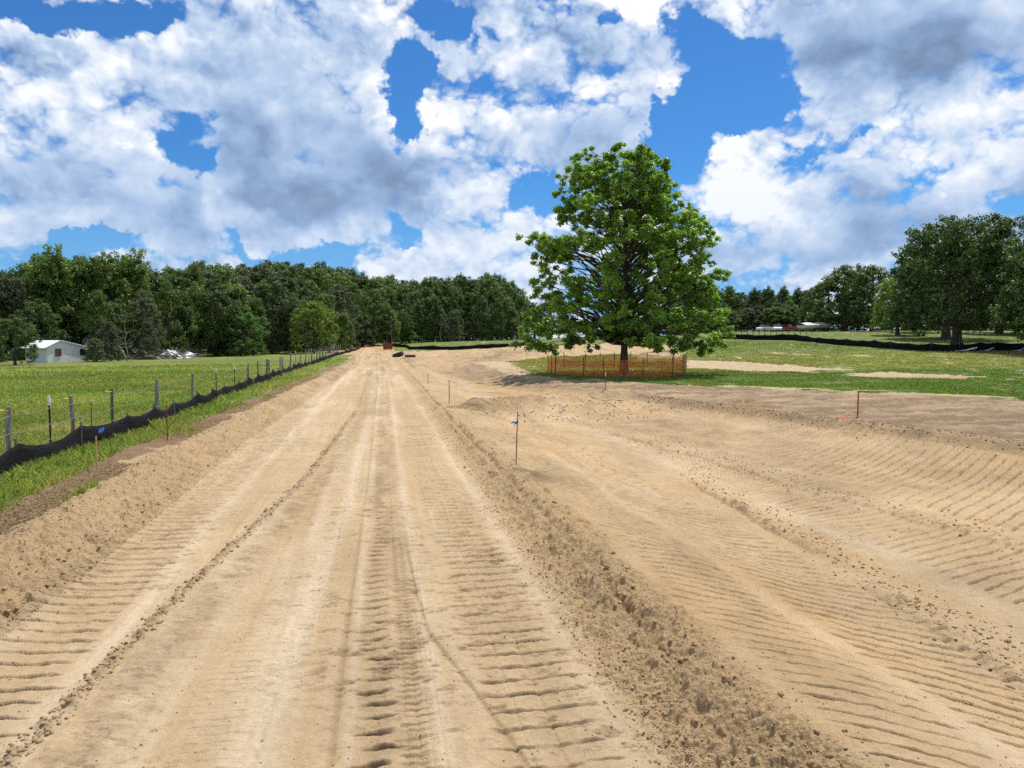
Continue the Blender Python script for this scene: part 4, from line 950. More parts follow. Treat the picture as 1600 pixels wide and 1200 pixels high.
silt_fence('silt_fence', 'long black silt fence crossing the right meadow before the vehicles and the big oak',
           [at(1120, 529.5), at(1180, 531), at(1240, 532), at(1290, 537), at(1350, 542), at(1400, 546), at(1440, 548.5), at(1500, 549), at(1550, 548), at(1610, 548), at(1720, 552)], 2.8, .85, 6, sag=.10)
def fallen_fabric(px, py, w, h, label, seed):
    rng = random.Random(seed); x, y = at(px, py); z = z_at(x, y); root = empty('plastic_sheet', (x, y, z), -.2, label, 'sheeting', 'white plastic strips fallen over the silt fence by the big oak')
    mb = MB(); n = 12
    for s in range(2):
        V = []; F = []
        for i in range(n+1):
            f = i/n
            for k in range(5):
                v = k/4; V.append((w*(f-.5)+v*.35, (v-.5)*.5*(1-s*.4)+s*.3, .06+h*f**1.4*(.7+.3*v)*(1-.35*s)+.05*math.sin(f*9+k*2+s)))
        for i in range(n):
            for k in range(4): a = i*5+k; F.append((a, a+5, a+6, a+1))
        mb.add(V, F)
    o = mb.build('sheet', M_SILTW, root, smooth=True); o.modifiers.new('thickness', 'SOLIDIFY').thickness = .01
fallen_fabric(1508, 549.5, 2.2, .45, 'largest white plastic strip lying over the silt fence beside the thick oak trunk', 1)
fallen_fabric(1541, 549.5, 1.3, .42, 'white plastic strip on the silt fence, between the largest one and the smallest one', 2)
fallen_fabric(1590, 549.5, 1.0, .35, 'smallest white plastic strip on the silt fence, by the reddish soil pile', 3)

# -- orange safety fence round the sycamore
def orange_fence():
    C = [at(856, 582), at(868, 586), at(912, 588), at(975, 590), at(1034, 589), at(1067, 586), at(1072, 580), at(1052, 575.5), at(1011, 574), at(960, 573.2), at(915, 574.5), at(881, 575.5)]
    cx = sum(c[0] for c in C)/len(C); cy = sum(c[1] for c in C)/len(C); cz = z_at(cx, cy)
    root = empty('safety_fence', (cx, cy, cz), 0, 'orange plastic mesh fence on thin dark stakes, ringed round the sycamore trunk', 'fence')
    rng = random.Random(8); H_ = 1.02; P = [Vector((a-cx, b-cy)) for a, b in C]
    Z = [z_at(a, b)-cz for a, b in C]; hs = [H_*rng.uniform(.9, 1.08) for _ in C]; mb = MB()
    for i in range(len(P)):
        a, b = P[i], P[(i+1) % len(P)]; za, zb = Z[i], Z[(i+1) % len(P)]; L_ = (b-a).length; d = (b-a)/L_; nr = Vector((d.y, -d.x)); m = max(6, int(L_/.09)); rows = 13; sg = rng.uniform(.05, .16)
        ph = rng.uniform(0, 6)
        def q(f, w): 
            t = f*L_; top = (hs[i]*(1-f)+hs[(i+1) % len(P)]*f)-sg*math.sin(math.pi*f); c = a+d*t+nr*(.07*math.sin(t*3+ph+w*4)*w*(1-w)*2)
            return Vector((c.x, c.y, za*(1-f)+zb*f+.03+top*w+.03*math.sin(t*5+w*9+ph)*w))
        W_ = .029
        for k in range(rows):                               # horizontal strands
            w = k/(rows-1); V = []; F = []; st = 14
            for j in range(st+1):
                p = q(j/st, w); V += [p-Vector((0, 0, W_/2)), p+Vector((0, 0, W_/2))]
            for j in range(st): F.append((2*j, 2*j+2, 2*j+3, 2*j+1))
            mb.add(V, F)
        for j in range(m):                                   # vertical strands
            f = (j+.5)/m; V = []; F = []; e = Vector((d.x, d.y, 0))*W_*.38; st = 6
            for k in range(st+1):
                p = q(f, k/st); V += [p-e, p+e]
            for k in range(st): F.append((2*k, 2*k+1, 2*k+3, 2*k+2))
            mb.add(V, F)
    mb.build('orange_netting', M_ORNG, root)
    for i, p in enumerate(P):
        s = MB(); hh = hs[i]+rng.uniform(.08, .32); s.box((0, 0, hh/2-.1), (.045, .045, hh+.2), rz=rng.uniform(0, 1), ry=rng.uniform(-.04, .04)); o = s.build('stake', M_POLED if i % 4 else M_LATH, root); o.location = (p.x, p.y, Z[i])
    for i in (2, 3, 4, 0, 5, 8, 9):
        j = (i+1) % len(P); p = (P[i]+P[j])/2; s = MB(); s.box((0, 0, .6), (.035, .035, 1.35)); o = s.build('stake', M_POLED, root); o.location = (p.x, p.y, (Z[i]+Z[j])/2)
orange_fence()

# -- survey stakes
def stake(px, py, ytop, w, mat, label, lean=(0, 0), flat=False, name='survey_stake', extra=None):
    x, y = at(px, py); dep = x*math.sin(YAW)+y*math.cos(YAW); z = zg1(x, y); h = (py-ytop)*dep/FPX
    root = empty(name, (x, y, z), -YAW, label, 'stake'); mb = MB()
    d = (w, w*(.35 if flat else 1), h*.97+.15)
    mb.tube([(0, 0, -.15), (lean[0]*.5, lean[1]*.5, h*.5), (lean[0], lean[1], h)], [w*.52, w*.5, w*.46], 6) if not flat else mb.box((lean[0]*.5, 0, h/2-.07), d, ry=math.atan2(lean[0], h))
    mb.build('shaft', mat, root)
    if extra: extra(root, lean, h)
    return root
def ribbon(col, z, side=-1, L_=.11):
    def f(root, lean, h):
        mb = MB(); zz = h*z; x0 = lean[0]*z
        mb.tube([(x0, 0, zz-.02), (x0, 0, zz+.02)], .022, 8)
        for s_, ln, dr in ((side, L_, .02), (side, L_*.6, .08)):
            V = []; n = 6
            for i in range(n+1):
                g = i/n; c = Vector((x0+s_*ln*g, -.02-.02*math.sin(g*5), zz-dr*g**1.5-.02*math.sin(g*7)*g)); V += [c-Vector((0, .0, .014)), c+Vector((0, .0, .014))]
            mb.add(V, [(2*i, 2*i+2, 2*i+3, 2*i+1) for i in range(n)])
        mb.build('ribbon', col, root)
    return f
stake(153, 765, 680, .020, M_LATH, 'thin pale wooden stake in the brown mulch beside the silt fence, nearest on the left', name='survey_stake')
stake(262, 690, 632, .022, M_REDD, 'short dark red stake in the verge beside red marking paint', lean=(-.01, 0))
stake(396, 608, 588, .035, M_LATH, 'small pale stake standing at the foot of the silt fence, farther along the verge')
stake(806, 727, 644, .022, M_WOODD, 'slim stake with a blue ribbon in the churned sand right of the road', lean=(.035, 0), extra=ribbon(M_BLUE, .80))
stake(702, 630, 594, .030, M_WOODD, 'thin grey stake by the cross bank, behind the blue-ribboned one')
stake(669, 600, 583, .030, M_WOODD, 'faint small stake far along the right edge of the road')
stake(946, 614, 580, .030, M_WOODD, 'white-tipped thin stake on a little sand heap before the orange fence', extra=lambda r, l, h: MB().tube([(0, 0, h-.12), (0, 0, h+.01)], .020, 6).build('painted_tip', M_WHITE, r))
stake(1340, 653, 613, .042, M_RED, 'bright red painted stake in the brown soil on the right', flat=False)
stake(143, 690, 627, .024, M_WOODD, 'dark stake with an orange ribbon standing behind the silt fence, left', lean=(.03, 0), extra=ribbon(M_ORIB, .86, -1, .07))
stake(1181, 590, 577, .03, M_LATH, 'tiny pale stake in the green grass right of the orange fence')
stake(823, 560, 549, .03, M_LATH, 'tiny pale stake beside the far sandy crossing')
def strap():
    x, y = at(150, 689); z = z_at(-6.2, y)+.42; mb = MB(); V = []
    for i in range(9):
        f = i/8; c = Vector((0, (f-.5)*.34, .0+.03*f+.01*math.sin(f*8))); V += [c-Vector((.0, 0, .03)), c+Vector((.0, 0, .03+.03*math.sin(f*3)))]
    mb.add(V, [(2*i, 2*i+2, 2*i+3, 2*i+1) for i in range(8)]); o = mb.build('blue_tape', M_BLUE, None); yy = -6.2/math.tan(YAW+math.atan((150-800)/FPX)); o.location = (-6.14, yy, z_at(-6.2, yy)+.36); o.modifiers.new('thickness', 'SOLIDIFY').thickness = .004
    tag(o, 'strip of blue tape lying along the top of the near silt fence', 'tape')
strap()
# -- culvert pipes near the road end
M_PIPE = simple('black_corrugated_plastic', (.012, .012, .013), .45, var=.3, bumps=0)
M_PIPEI = simple('pale_pipe_lining', (.55, .55, .52), .6, var=.1, bumps=0)
def pipe(px, py, L_, r, rz, label, tilt=0):
    x, y = at(px, py); z = z_at(x, y); root = empty('culvert_pipe', (x, y, z), rz, label, 'pipe'); mb = MB(); P = []; R = []
    n = int(L_/.10)
    for i in range(n+1): P.append((-L_/2+i*L_/n, 0, r*.95+tilt*(i/n-.5))); R.append(r*(1.0 if i % 2 else .92))
    mb.tube(P, R, 16); mb.build('pipe_shell', M_PIPE, root)
    q = MB(); q.tube([(-L_/2-.03, 0, r*.95-tilt*.5), (-L_/2-.005, 0, r*.95-tilt*.5)], [r*1.04, r*1.04], 16); q.build('end_rim', M_PIPEI, root)
pipe(622, 558, 1.25, .30, -.6, 'short black corrugated pipe lying tilted at the right edge of the road end', .35)
pipe(641, 558.5, 1.2, .18, .05, 'low black corrugated pipe lying flat on the sand, right of the tilted pipe')
# -- red dumpster at the road end
def dumpster():
    M = simple('rusty_red_steel', (.24, .045, .028), .6, var=.3, scale=2)
    dep = 118; x, y = gpos(606, dep); z = z_at(x, y); root = empty('dumpster', (x, y, z), -.05, 'rusty orange-red open-top dumpster standing at the far end of the dirt road', 'dumpster')
    mb = MB(); w, d, h = 1.35, 2.0, .95
    for sx in (-1, 1): mb.box((sx*w/2, 0, h/2+.12), (.06, d, h))
    for sy in (-1, 1): mb.box((0, sy*d/2, h/2+.12), (w-.07, .06, h))
    mb.box((0, 0, .14), (w-.1, d-.1, .06)); mb.build('body', M, root)
    f = MB()
    for sx in (-1, 1):
        for k in range(5): f.box((sx*(w/2+.05), -d/2+.2+k*(d-.4)/4, h/2+.12), (.06, .08, h-.05))
    for k in range(4): f.box((-w/2+.25+k*(w-.5)/3, -d/2-.05, h/2+.12), (.08, .06, h-.05))
    f.box((0, -d/2-.05, h+.16), (w+.16, .10, .08)); f.box((0, d/2+.05, h+.16), (w+.16, .10, .08))
    for sx in (-1, 1): f.box((sx*(w/2+.05), 0, h+.163), (.10, d-.02, .08))
    f.build('ribs', M, root)
    g = MB()
    for sx in (-1, 1):
        for sy in (-1, 1): g.tube([(sx*.5-.05, sy*.8, .08), (sx*.5+.05, sy*.8, .08)], .10, 10)
    g.build('wheel', M_TPOST, root)
dumpster()
# -- white shed at the edge of the wood
def shed():
    MW = simple('white_painted_boards', (.66, .67, .66), .75, var=.10, scale=.7, stretch=(1, 1, 12), bumps=.1); MR = simple('white_metal_roof', (.80, .82, .84), .35, var=.05, stretch=(10, 1, 1), bumps=.2)
    MB_ = simple('brown_shutter', (.13, .055, .035), .7, var=.2); MD = simple('dark_opening', (.015, .014, .013), .9, var=.2)
    dep = 76.0; x, y = gpos(104, dep); z = z_at(x, y)+.02
    rz = math.radians(62)             # the gable looks to the right of the camera, the eave side is seen slightly
    root = empty('shed', (x, y, z), rz, 'small white shed with low white roof and brown shuttered window at the wood edge', 'shed')
    w, l, hw, hp = 4.6, 3.0, 1.65, 2.26                      # gable width (local x), length (local y, going back)
    V = [(-w/2, 0, -.3), (w/2, 0, -.3), (w/2, 0, hw-.05), (-.9, 0, hp), (-w/2, 0, hw)]; V2 = [(a, l, c) for a, b, c in V]
    mb = MB(); mb.add(V+V2, [(0, 1, 2, 3, 4), (9, 8, 7, 6, 5), (0, 5, 6, 1), (1, 6, 7, 2), (2, 7, 8, 3), (3, 8, 9, 4), (4, 9, 5, 0)]); mb.build('wall', MW, root)
    r = MB(); o = .38; t = .07
    def slope(a, b):
        (x0, z0), (x1, z1) = a, b
        V = [(x0, -.16, z0), (x1, -.16, z1), (x1, l+o, z1), (x0, l+o, z0)]; V += [(p[0], p[1], p[2]+t) for p in V]
        r.add(V, [(3, 2, 1, 0), (4, 5, 6, 7), (0, 1, 5, 4), (1, 2, 6, 5), (2, 3, 7, 6), (3, 0, 4, 7)])
    sl = (hp-hw)/(w/2-.9); sr = (hp-hw+.05)/(w/2+.9)
    slope((-w/2-.4, hw-.4*sl+.01), (-.9, hp+.01)); slope((-.9, hp+.012), (w/2+.9, hw-.05-.9*sr+.012)); r.build('roof', MR, root)
    q = MB()
    for k in range(9): q.box((-.9+.25+k*.42, l/2, hp+.095-(.25+k*.42)*sr), (.03, l+2*o, .03), ry=math.atan(sr))
    q.build('roof_seam', MR, root)
    f = MB(); f.box((-1.05, -.03, 1.05), (.58, .05, .72)); wd = f.build('window', MB_, root)
    g = MB()
    for zz in (.68, 1.42): g.box((-1.05, -.05, zz), (.70, .04, .05))
    for xx in (-1.37, -.73): g.box((xx, -.05, 1.05), (.05, .04, .69))
    g.box((-1.05, -.06, 1.05), (.04, .02, .69)); g.build('window_frame', MB_, wd)
    d = MB(); d.box((1.95, -.02, 1.05), (.75, .05, .68)); d.build('opening', MD, root)
shed()
M_DEADW = simple('bleached_branch', (.40, .37, .32), .85, var=.3, scale=4)
M_DEADD = simple('grey_brush', (.15, .13, .11), .9, var=.4, scale=4)
def branchy(mb, p, d, L_, r, rng, depth):
    n = 6; pts = [Vector(p)]; dd = Vector(d).normalized()
    for i in range(n):
        dd = (dd+Vector((rng.gauss(0, .16), rng.gauss(0, .16), rng.gauss(0, .12)-.02))).normalized(); q = pts[-1]+dd*L_/n
        q.z = max(q.z, .05); pts.append(q)
    mb.tube(pts, [r*(1-.8*i/n) for i in range(n+1)], 6)
    if depth:
        for k in range(3):
            i = rng.randint(2, n-1); branchy(mb, pts[i], dd+Vector((rng.gauss(0, .7), rng.gauss(0, .7), rng.uniform(-.1, .7))), L_*.45, r*.45, rng, depth-1)
def brush():
    rng = random.Random(21); x, y = gpos(240, 88); z = z_at(x, y); root = empty('brush_pile', (x, y, z), -YAW, 'long tangled pile of grey cut branches along the far pasture edge', 'brush pile')
    for j in range(3):
        mb = MB()
        for k in range(26):
            px = rng.uniform(-4.6, 4.2); branchy(mb, (px, rng.uniform(-1, 1.2), rng.uniform(.05, .5)), (rng.choice((-1, 1))*rng.uniform(.4, 1), rng.gauss(0, .5), rng.uniform(-.05, .5)), rng.uniform(1.2, 3.4), rng.uniform(.03, .07), rng, 1)
        mb.build('branches', (M_DEADD, M_DEADW, M_DEADD)[j], root)
    def log(px0, py0, px1, py1, dep, r, label):
        a = plane_pt(px0, py0, dep); b = plane_pt(px1, py1, dep); ro = empty('fallen_branch', (b.x, b.y, z_at(b.x, b.y)), 0, label, 'branch'); o = Vector(ro.location); mb = MB(); n = 8; rg = random.Random(px0); pts = []
        for i in range(n+1):
            f = i/n; p = a.lerp(b, f)-o; p += Vector((rg.gauss(0, .08), rg.gauss(0, .1), rg.gauss(0, .06)+.25*math.sin(f*math.pi))); pts.append(p)
        mb.tube(pts, [r*(.45+.55*f/n) for f in range(n+1)], 8); mb.build('stem', M_DEADW, ro, smooth=True)
        tw = MB()
        for k in range(4): branchy(tw, pts[1+k], (rg.gauss(0, 1), rg.gauss(0, .5), rg.uniform(0, .8)), 1.2, r*.3, rg, 1)
        tw.build('twigs', M_DEADW, ro)
    log(214, 548, 254, 564, 86, .17, 'thick bleached white branch sloping down to the right on the brush pile')
    log(206, 566, 240, 557, 85.5, .13, 'pale bleached branch lying low across the brush pile, under the thick one')
    log(178, 536, 200, 562, 84, .08, 'thin pale branch leaning down left of the brush pile')
    log(8, 565, 22, 548, 71, .10, 'pale crooked branch under the drooping oak left of the shed')
brush()
M_SNAG = simple('grey_dead_wood', (.20, .185, .165), .9, var=.3)
def snag(px, dep, h, label, seed):
    rng = random.Random(seed); x, y = gpos(px, dep); root = empty('dead_tree', (x, y, z_at(x, y)), rng.uniform(0, 6), label, 'tree', 'bare pale trees at the edge of the wood'); mb = MB(); pts = [(0, 0, -.2)]; n = 8
    for i in range(1, n+1): pts.append((pts[-1][0]+rng.gauss(0, .13), pts[-1][1]+rng.gauss(0, .13), h*i/n))
    mb.tube(pts, [.085*(1-.8*i/n) for i in range(n+1)], 7); mb.build('trunk', M_SNAG, root, smooth=True); tw = MB()
    for k in range(9): i = rng.randint(3, n); branchy(tw, pts[i], (rng.gauss(0, 1), rng.gauss(0, 1), rng.uniform(.3, 1.2)), rng.uniform(1.0, 2.2), .028, rng, 1)
    tw.build('branches', M_SNAG, root)
snag(196, 80, 5.0, 'bare grey forked dead tree standing above the left of the brush pile', 1)
snag(613, 143, 6.0, 'slim pale bare trunk right behind the red dumpster', 4)
snag(690, 154, 6.0, 'slim pale bare trunk beyond the far grass, right of the dumpster', 5)
def tarp():
    M = simple('white_tarpaulin', (.74, .74, .76), .5, var=.06, scale=2); x, y = gpos(270, 90); z = z_at(x, y); n = 22; V = []; F = []; rng = random.Random(2)
    for i in range(n+1):
        for j in range(n+1):
            u = i/n*2-1; v = j/n*2-1; hh = max(0, 1-abs(u*.85+.25)**1.6)*max(0, 1-abs(v)**2.2)**.6; hh = hh*1.05+.10*math.sin(u*9+v*4)*hh+.07*math.sin(v*13+u*5)*hh
            V.append((u*1.25+.1*math.sin(v*5), v*.9+.08*math.sin(u*7), max(.01, hh)))
    for i in range(n):
        for j in range(n): a = i*(n+1)+j; F.append((a, a+n+1, a+n+2, a+1))
    me = bpy.data.meshes.new('tarpaulin'); me.from_pydata(V, [], F); me.materials.append(M); me.update(); o = bpy.data.objects.new('tarpaulin', me); COL.objects.link(o); o.location = (x, y, z); o.rotation_euler = (0, 0, -YAW)
    tag(o, 'crumpled white tarpaulin heap at the right end of the brush pile', 'tarpaulin')
    M2 = simple('grey_metal_sheet', (.34, .37, .40), .45, metal=.3, var=.15, stretch=(12, 1, 1)); x, y = gpos(293, 92); z = z_at(x, y); V = []; F = []; m = 24
    for i in range(m+1):
        for j in range(2): V.append((i/m*2-1, (j-.5)*1.2, .06+j*.62+.03*(i % 2)+.12*math.sin(i*.25)))
    for i in range(m): F.append((2*i, 2*i+2, 2*i+3, 2*i+1))
    me = bpy.data.meshes.new('metal_sheet'); me.from_pydata(V, [], F); me.materials.append(M2); me.update(); o = bpy.data.objects.new('metal_sheet', me); COL.objects.link(o); o.location = (x, y, z); o.rotation_euler = (0, 0, -YAW-.2)
    o.modifiers.new('thickness', 'SOLIDIFY').thickness = .02; tag(o, 'tilted grey corrugated metal sheet right of the white tarpaulin', 'metal sheet')
tarp()
# -- vehicles and boats parked far off under the trees on the right
M_GLASS = simple('dark_car_glass', (.02, .025, .03), .12, var=.05, bumps=0, spec=.6); M_TYRE = simple('tyre_rubber', (.02, .02, .02), .85, var=.2)
M_CARW = simple('white_car_paint', (.74, .75, .76), .3, var=.03, bumps=0); M_CARR = simple('red_car_paint', (.36, .05, .035), .3, var=.04, bumps=0)
M_HUB = simple('wheel_metal', (.45, .46, .47), .4, metal=.8, var=.1, bumps=0)
def car(px, dep, rz, paint, label):
    x, y = gpos(px, dep); z = z_at(x, y); root = empty('parked_car', (x, y, z), rz, label, 'car')
    prof = [(-2.15, .35), (-2.2, .75), (-2.0, .92), (-1.2, .98), (1.55, .98), (2.1, .86), (2.22, .6), (2.15, .35)]; mb = MB(); n = len(prof)
    V = [(a, -.86, b) for a, b in prof]+[(a, .86, b) for a, b in prof]; mb.add(V, [tuple(range(n))[::1], tuple(range(n, 2*n))[::-1]]+[(i, i+n, (i+1) % n+n, (i+1) % n) for i in range(n)]); b = mb.build('body', paint, root); bv = b.modifiers.new('bevel', 'BEVEL'); bv.width = .08; bv.segments = 2
    c = MB(); cp = [(-1.55, .97), (-1.05, 1.42), (.45, 1.44), (1.15, .97)]; V = [(a, -.78 if k in (0, 3) else -.62, q) for k, (a, q) in enumerate(cp)]+[(a, .78 if k in (0, 3) else .62, q) for k, (a, q) in enumerate(cp)]
    c.add(V, [(0, 1, 2, 3), (7, 6, 5, 4), (0, 4, 5, 1), (1, 5, 6, 2), (2, 6, 7, 3)]); c.build('window_glass', M_GLASS, root)
    r = MB(); r.box((-.3, 0, 1.455), (1.5, 1.26, .04)); r.build('roof', paint, root)
    for sx in (-1.35, 1.35):
        for sy in (-1, 1):
            w = MB(); w.tube([(sx, sy*.68, .33), (sx, sy*.90, .33)], .33, 18); wo = w.build('wheel', M_TYRE, root); h = MB(); h.tube([(sx, sy*.88, .33), (sx, sy*.915, .33)], .19, 12); h.build('hubcap', M_HUB, wo)
    for sy in (-.6, .6): l = MB(); l.box((2.17, sy, .70), (.10, .32, .14)); l.build('headlight', M_HUB, root)
def boat(px, dep, rz, label, cover):
    x, y = gpos(px, dep); z = z_at(x, y); root = empty('boat', (x, y, z), rz, label, 'boat'); V = []; F = []; n = 12; S_ = [(-1, .55), (-.8, .2), (0, 0), (.8, .2), (1, .55)]
    for i in range(n+1):
        f = i/n; w = 1.05*(1-max(0, (f-.45)/.55)**2.2); ks = max(0, (f-.6)/.4)**2*.45
        for a, b in S_: V.append((-2.9+5.8*f, a*max(w, .02), .55+ks+b*1.25+(.12*f if b > .5 else 0)))
    for i in range(n):
        for k in range(4): a = i*5+k; F.append((a, a+1, a+6, a+5))
    F.append((0, 5-1, 3, 2, 1)); mb = MB(); mb.add(V, F); mb.build('hull', M_CARW, root, smooth=True)
    c = MB(); V = []; F = []
    for i in range(n+1):
        f = i/n; w = 1.08*(1-max(0, (f-.45)/.55)**2.2)
        for k in range(7):
            t = k/6*2-1; V.append((-2.9+5.8*f, t*max(w, .02), 1.26+.12*f+(.55*(1-abs(t)**1.4))*math.sin(math.pi*min(1, .15+f*.9))**.6))
    for i in range(n):
        for k in range(6): a = i*7+k; F.append((a, a+7, a+8, a+1))
    c.add(V, F); c.build('cover', cover, root, smooth=True)
    t = MB(); t.tube([(-2.4, -.6, .40), (3.2, -.25, .45), (4.2, 0, .45)], .05, 6); t.tube([(-2.4, .6, .40), (3.2, .25, .45), (4.2, 0, .45)], .05, 6); t.tube([(-.8, -.9, .30), (-.8, .9, .30)], .05, 6); t.build('trailer', M_HUB, root)
    for sy in (-1, 1): w = MB(); w.tube([(-.8, sy*.85, .30), (-.8, sy*1.05, .30)], .30, 16); w.build('wheel', M_TYRE, root)
M_COV = simple('pale_blue_cover', (.55, .60, .66), .5, var=.1); M_COV2 = simple('grey_cover', (.42, .44, .46), .6, var=.1)
car(1212, 150, 1.2, M_CARW, 'white car parked end-on, farthest left in the row under the far trees')
car(1224, 152, -.1, M_CARR, 'red car seen side-on right of the white car under the far trees')
car(1240, 153, .15, M_CARR, 'red car seen side-on beside the pale post, left of the boats')
car(1196, 158, .3, M_CARW, 'pale car half hidden in shade left of the row of vehicles')
boat(1263, 141, .5, 'white boat under a pale blue cover on its trailer, by the tall post', M_COV)
boat(1283, 144, .35, 'white boat under a grey cover on a trailer, right of the two boats', M_COV2)
def far_fence():
    p0 = at(1140, 526); root = empty('field_fence', (p0[0], p0[1], 0), 0, 'far thin post-and-wire fence in the meadow in front of the parked vehicles', 'fence'); tops = []
    for k in range(15):
        px = 1140+k*9.2; x, y = at(px, 526.5-k*.30); z = z_at(x, y); mb = MB(); mb.tube([(0, 0, -.2), (.02, 0, 1.15)], [.06, .055], 6); o = mb.build('fence_post', M_WOODD, root); o.location = (x-p0[0], y-p0[1], z); tops.append(Vector((x-p0[0], y-p0[1], z)))
    for h in (.45, .95):
        w = MB(); w.tube([t+Vector((0, 0, h)) for t in tops], .012, 4); w.build('wire', M_WIRE, root)
    x, y = gpos(1249, 140); o = MB().tube([(0, 0, -.2), (0, 0, 2.3)], [.09, .08], 8).build('wooden_post', M_WOOD); o.location = (x, y, z_at(x, y)); tag(o, 'tall pale wooden post standing left of the covered boats', 'post')
far_fence()

# ================================================================ grass blades and loose soil
M_BLADE = None
def blade_mat():
    m, t, o = mat_new('grass_blade'); at_ = t.nodes.new('ShaderNodeAttribute'); at_.attribute_name = 'Col'; b = pbsdf(t, Roughness=.6); b.inputs['Specular IOR Level'].default_value = .3
    t.links.new(at_.outputs['Color'], b.inputs['Base Color']); tr = t.nodes.new('ShaderNodeBsdfTranslucent'); sc = t.nodes.new('ShaderNodeVectorMath'); sc.operation = 'MULTIPLY'; t.links.new(at_.outputs['Color'], sc.inputs[0]); sc.inputs[1].default_value = (1.5, 1.6, .9)
    t.links.new(sc.outputs[0], tr.inputs[0]); ms = t.nodes.new('ShaderNodeMixShader'); ms.inputs[0].default_value = .42; t.links.new(b.outputs[0], ms.inputs[1]); t.links.new(tr.outputs[0], ms.inputs[2]); t.links.new(ms.outputs[0], o.inputs[0]); return m
M_BLADE = blade_mat()
def blades(name, label, n, a0, a1, r0, r1, test, hfun, rng, wmul=1.0, dry=0.0, power=1.0):
    a = rng.uniform(a0, a1, n); u = rng.random(n); r = 1/(1/r0-u*(1/r0-1/r1))          # even in the picture's height
    r = r*(1+.01*rng.normal(size=n)); x = r*np.sin(a); y = r*np.cos(a)
    k = test(x, y, rng); x = x[k]; y = y[k]; r = r[k]; n = len(x)
    lawn, mul, sp, bare = covers(x, y); z = zg(x, y)
    h = hfun(x, y, r)*rng.uniform(.45, 1.25, n); th = rng.uniform(0, 6.283, n); w = np.maximum(.0045, .00085*r)*wmul*rng.uniform(.7, 1.3, n)
    lean = rng.normal(size=(n, 2))*.45*h[:, None]; e = np.stack([np.cos(th)*w, np.sin(th)*w, np.zeros(n)], 1)
    P = np.stack([x, y, z-.01], 1); M_ = P+np.stack([lean[:, 0]*.35, lean[:, 1]*.35, h*.6], 1); T = P+np.stack([lean[:, 0], lean[:, 1], h], 1)
    V = np.stack([P-e, P+e, M_+e*.7, T, M_-e*.7], 1).reshape(-1, 3); F = np.arange(5*n).reshape(n, 5)
    c = lawn_colour(x, y)*1.6; t = rng.random(n)
    c = c*(.82+.48*t)[:, None]; c = lerp(c, STRAW*1.0, (rng.random(n) < (.06+dry+mul*.45+bare*.8))*.75); c = lerp(c, MULCH*1.3, mul*(rng.random(n) < .5))
    col = np.repeat(np.concatenate([c, np.ones((n, 1))], 1), 5, 0)
    o = mesh_np(name, V, F, M_BLADE, col=col); return tag(o, label, 'grass', kind='stuff')
rg = np.random.default_rng(5)
A_ = math.radians
def t_past(x, y, r): return (x < -6.45) & (covers(x, y)[0] > .5) & (r.random(len(x)) > covers(x, y)[3]*1.2) & (covers(x, y)[2] < .5)
def t_verge(x, y, r):
    l, m, s, b = covers(x, y); cl = fnoise(x, y, 2.2, 2, 301); return (x >= -6.45) & (x < 0) & (l > .5) & (s < .4) & (r.random(len(x)) > m*1.05) & (cl > -.75)
def t_mead(x, y, r):
    l, m, s, b = covers(x, y); return (x > 4) & (l > .5) & (s < .5) & (fnoise(x, y, 1.5, 3, 218)+.5 > r.random(len(x))*.4)
blades('grass', 'short green pasture grass left of the wire fence', 330000, YAW-A_(44), YAW-A_(12), 10, 75, t_past, lambda x, y, r: .085+.05*sstep(r, 10, 30)+.04*vnoise(x, y, .8, 303), rg)
blades('grass', 'taller green grass tufts on the verge between silt fence and road', 260000, YAW-A_(46), YAW-A_(13), 6.2, 85, t_verge, lambda x, y, r: .13+.09*fnoise(x, y, 1.2, 2, 304)+.09*np.exp(-((x+6.1)/.3)**2), rg)
blades('grass', 'green and yellowish meadow grass around and beyond the sycamore', 300000, YAW-A_(2), YAW+A_(40), 24, 110, t_mead, lambda x, y, r: .075+.03*vnoise(x, y, .5, 305), rg)
def t_stray(x, y, r): return (x > -5.1) & (x < -4.1) & (fnoise(x, y, 3, 2, 310) > .35)
blades('weeds', 'stray grass sprigs on the outer slope of the sand berm', 9000, YAW-A_(45), YAW-A_(20), 7, 40, lambda x, y, r: (x > berm_x(y)-.75) & (x < berm_x(y)-.45) & (fnoise(x, y, 3, 2, 310) > .2), lambda x, y, r: .07+0*r, rg)
def litter():
    n = 26000; rng = np.random.default_rng(15); y = 7+rng.random(n)**1.6*40; x = berm_x(y)-1.0+rng.normal(size=n)*.34; k = (covers(x, y)[0] > .5); x = x[k]; y = y[k]; n = len(x)
    P = np.stack([x, y, zg(x, y)+.008+.02*rng.random(n)], 1); V, F = leaf_quads(P, .055, rng, up=1.2, aspect=.4); c = lerp(np.broadcast_to(MULCH, (n, 3)), np.array([.42, .33, .24]), rng.random(n)**2); col = np.repeat(np.concatenate([c, np.ones((n, 1))], 1), 4, 0)
    tag(mesh_np('leaf_litter', V, F, M_BLADE, col=col), 'brown dead leaf and straw litter on the verge', 'litter', kind='stuff')
litter()
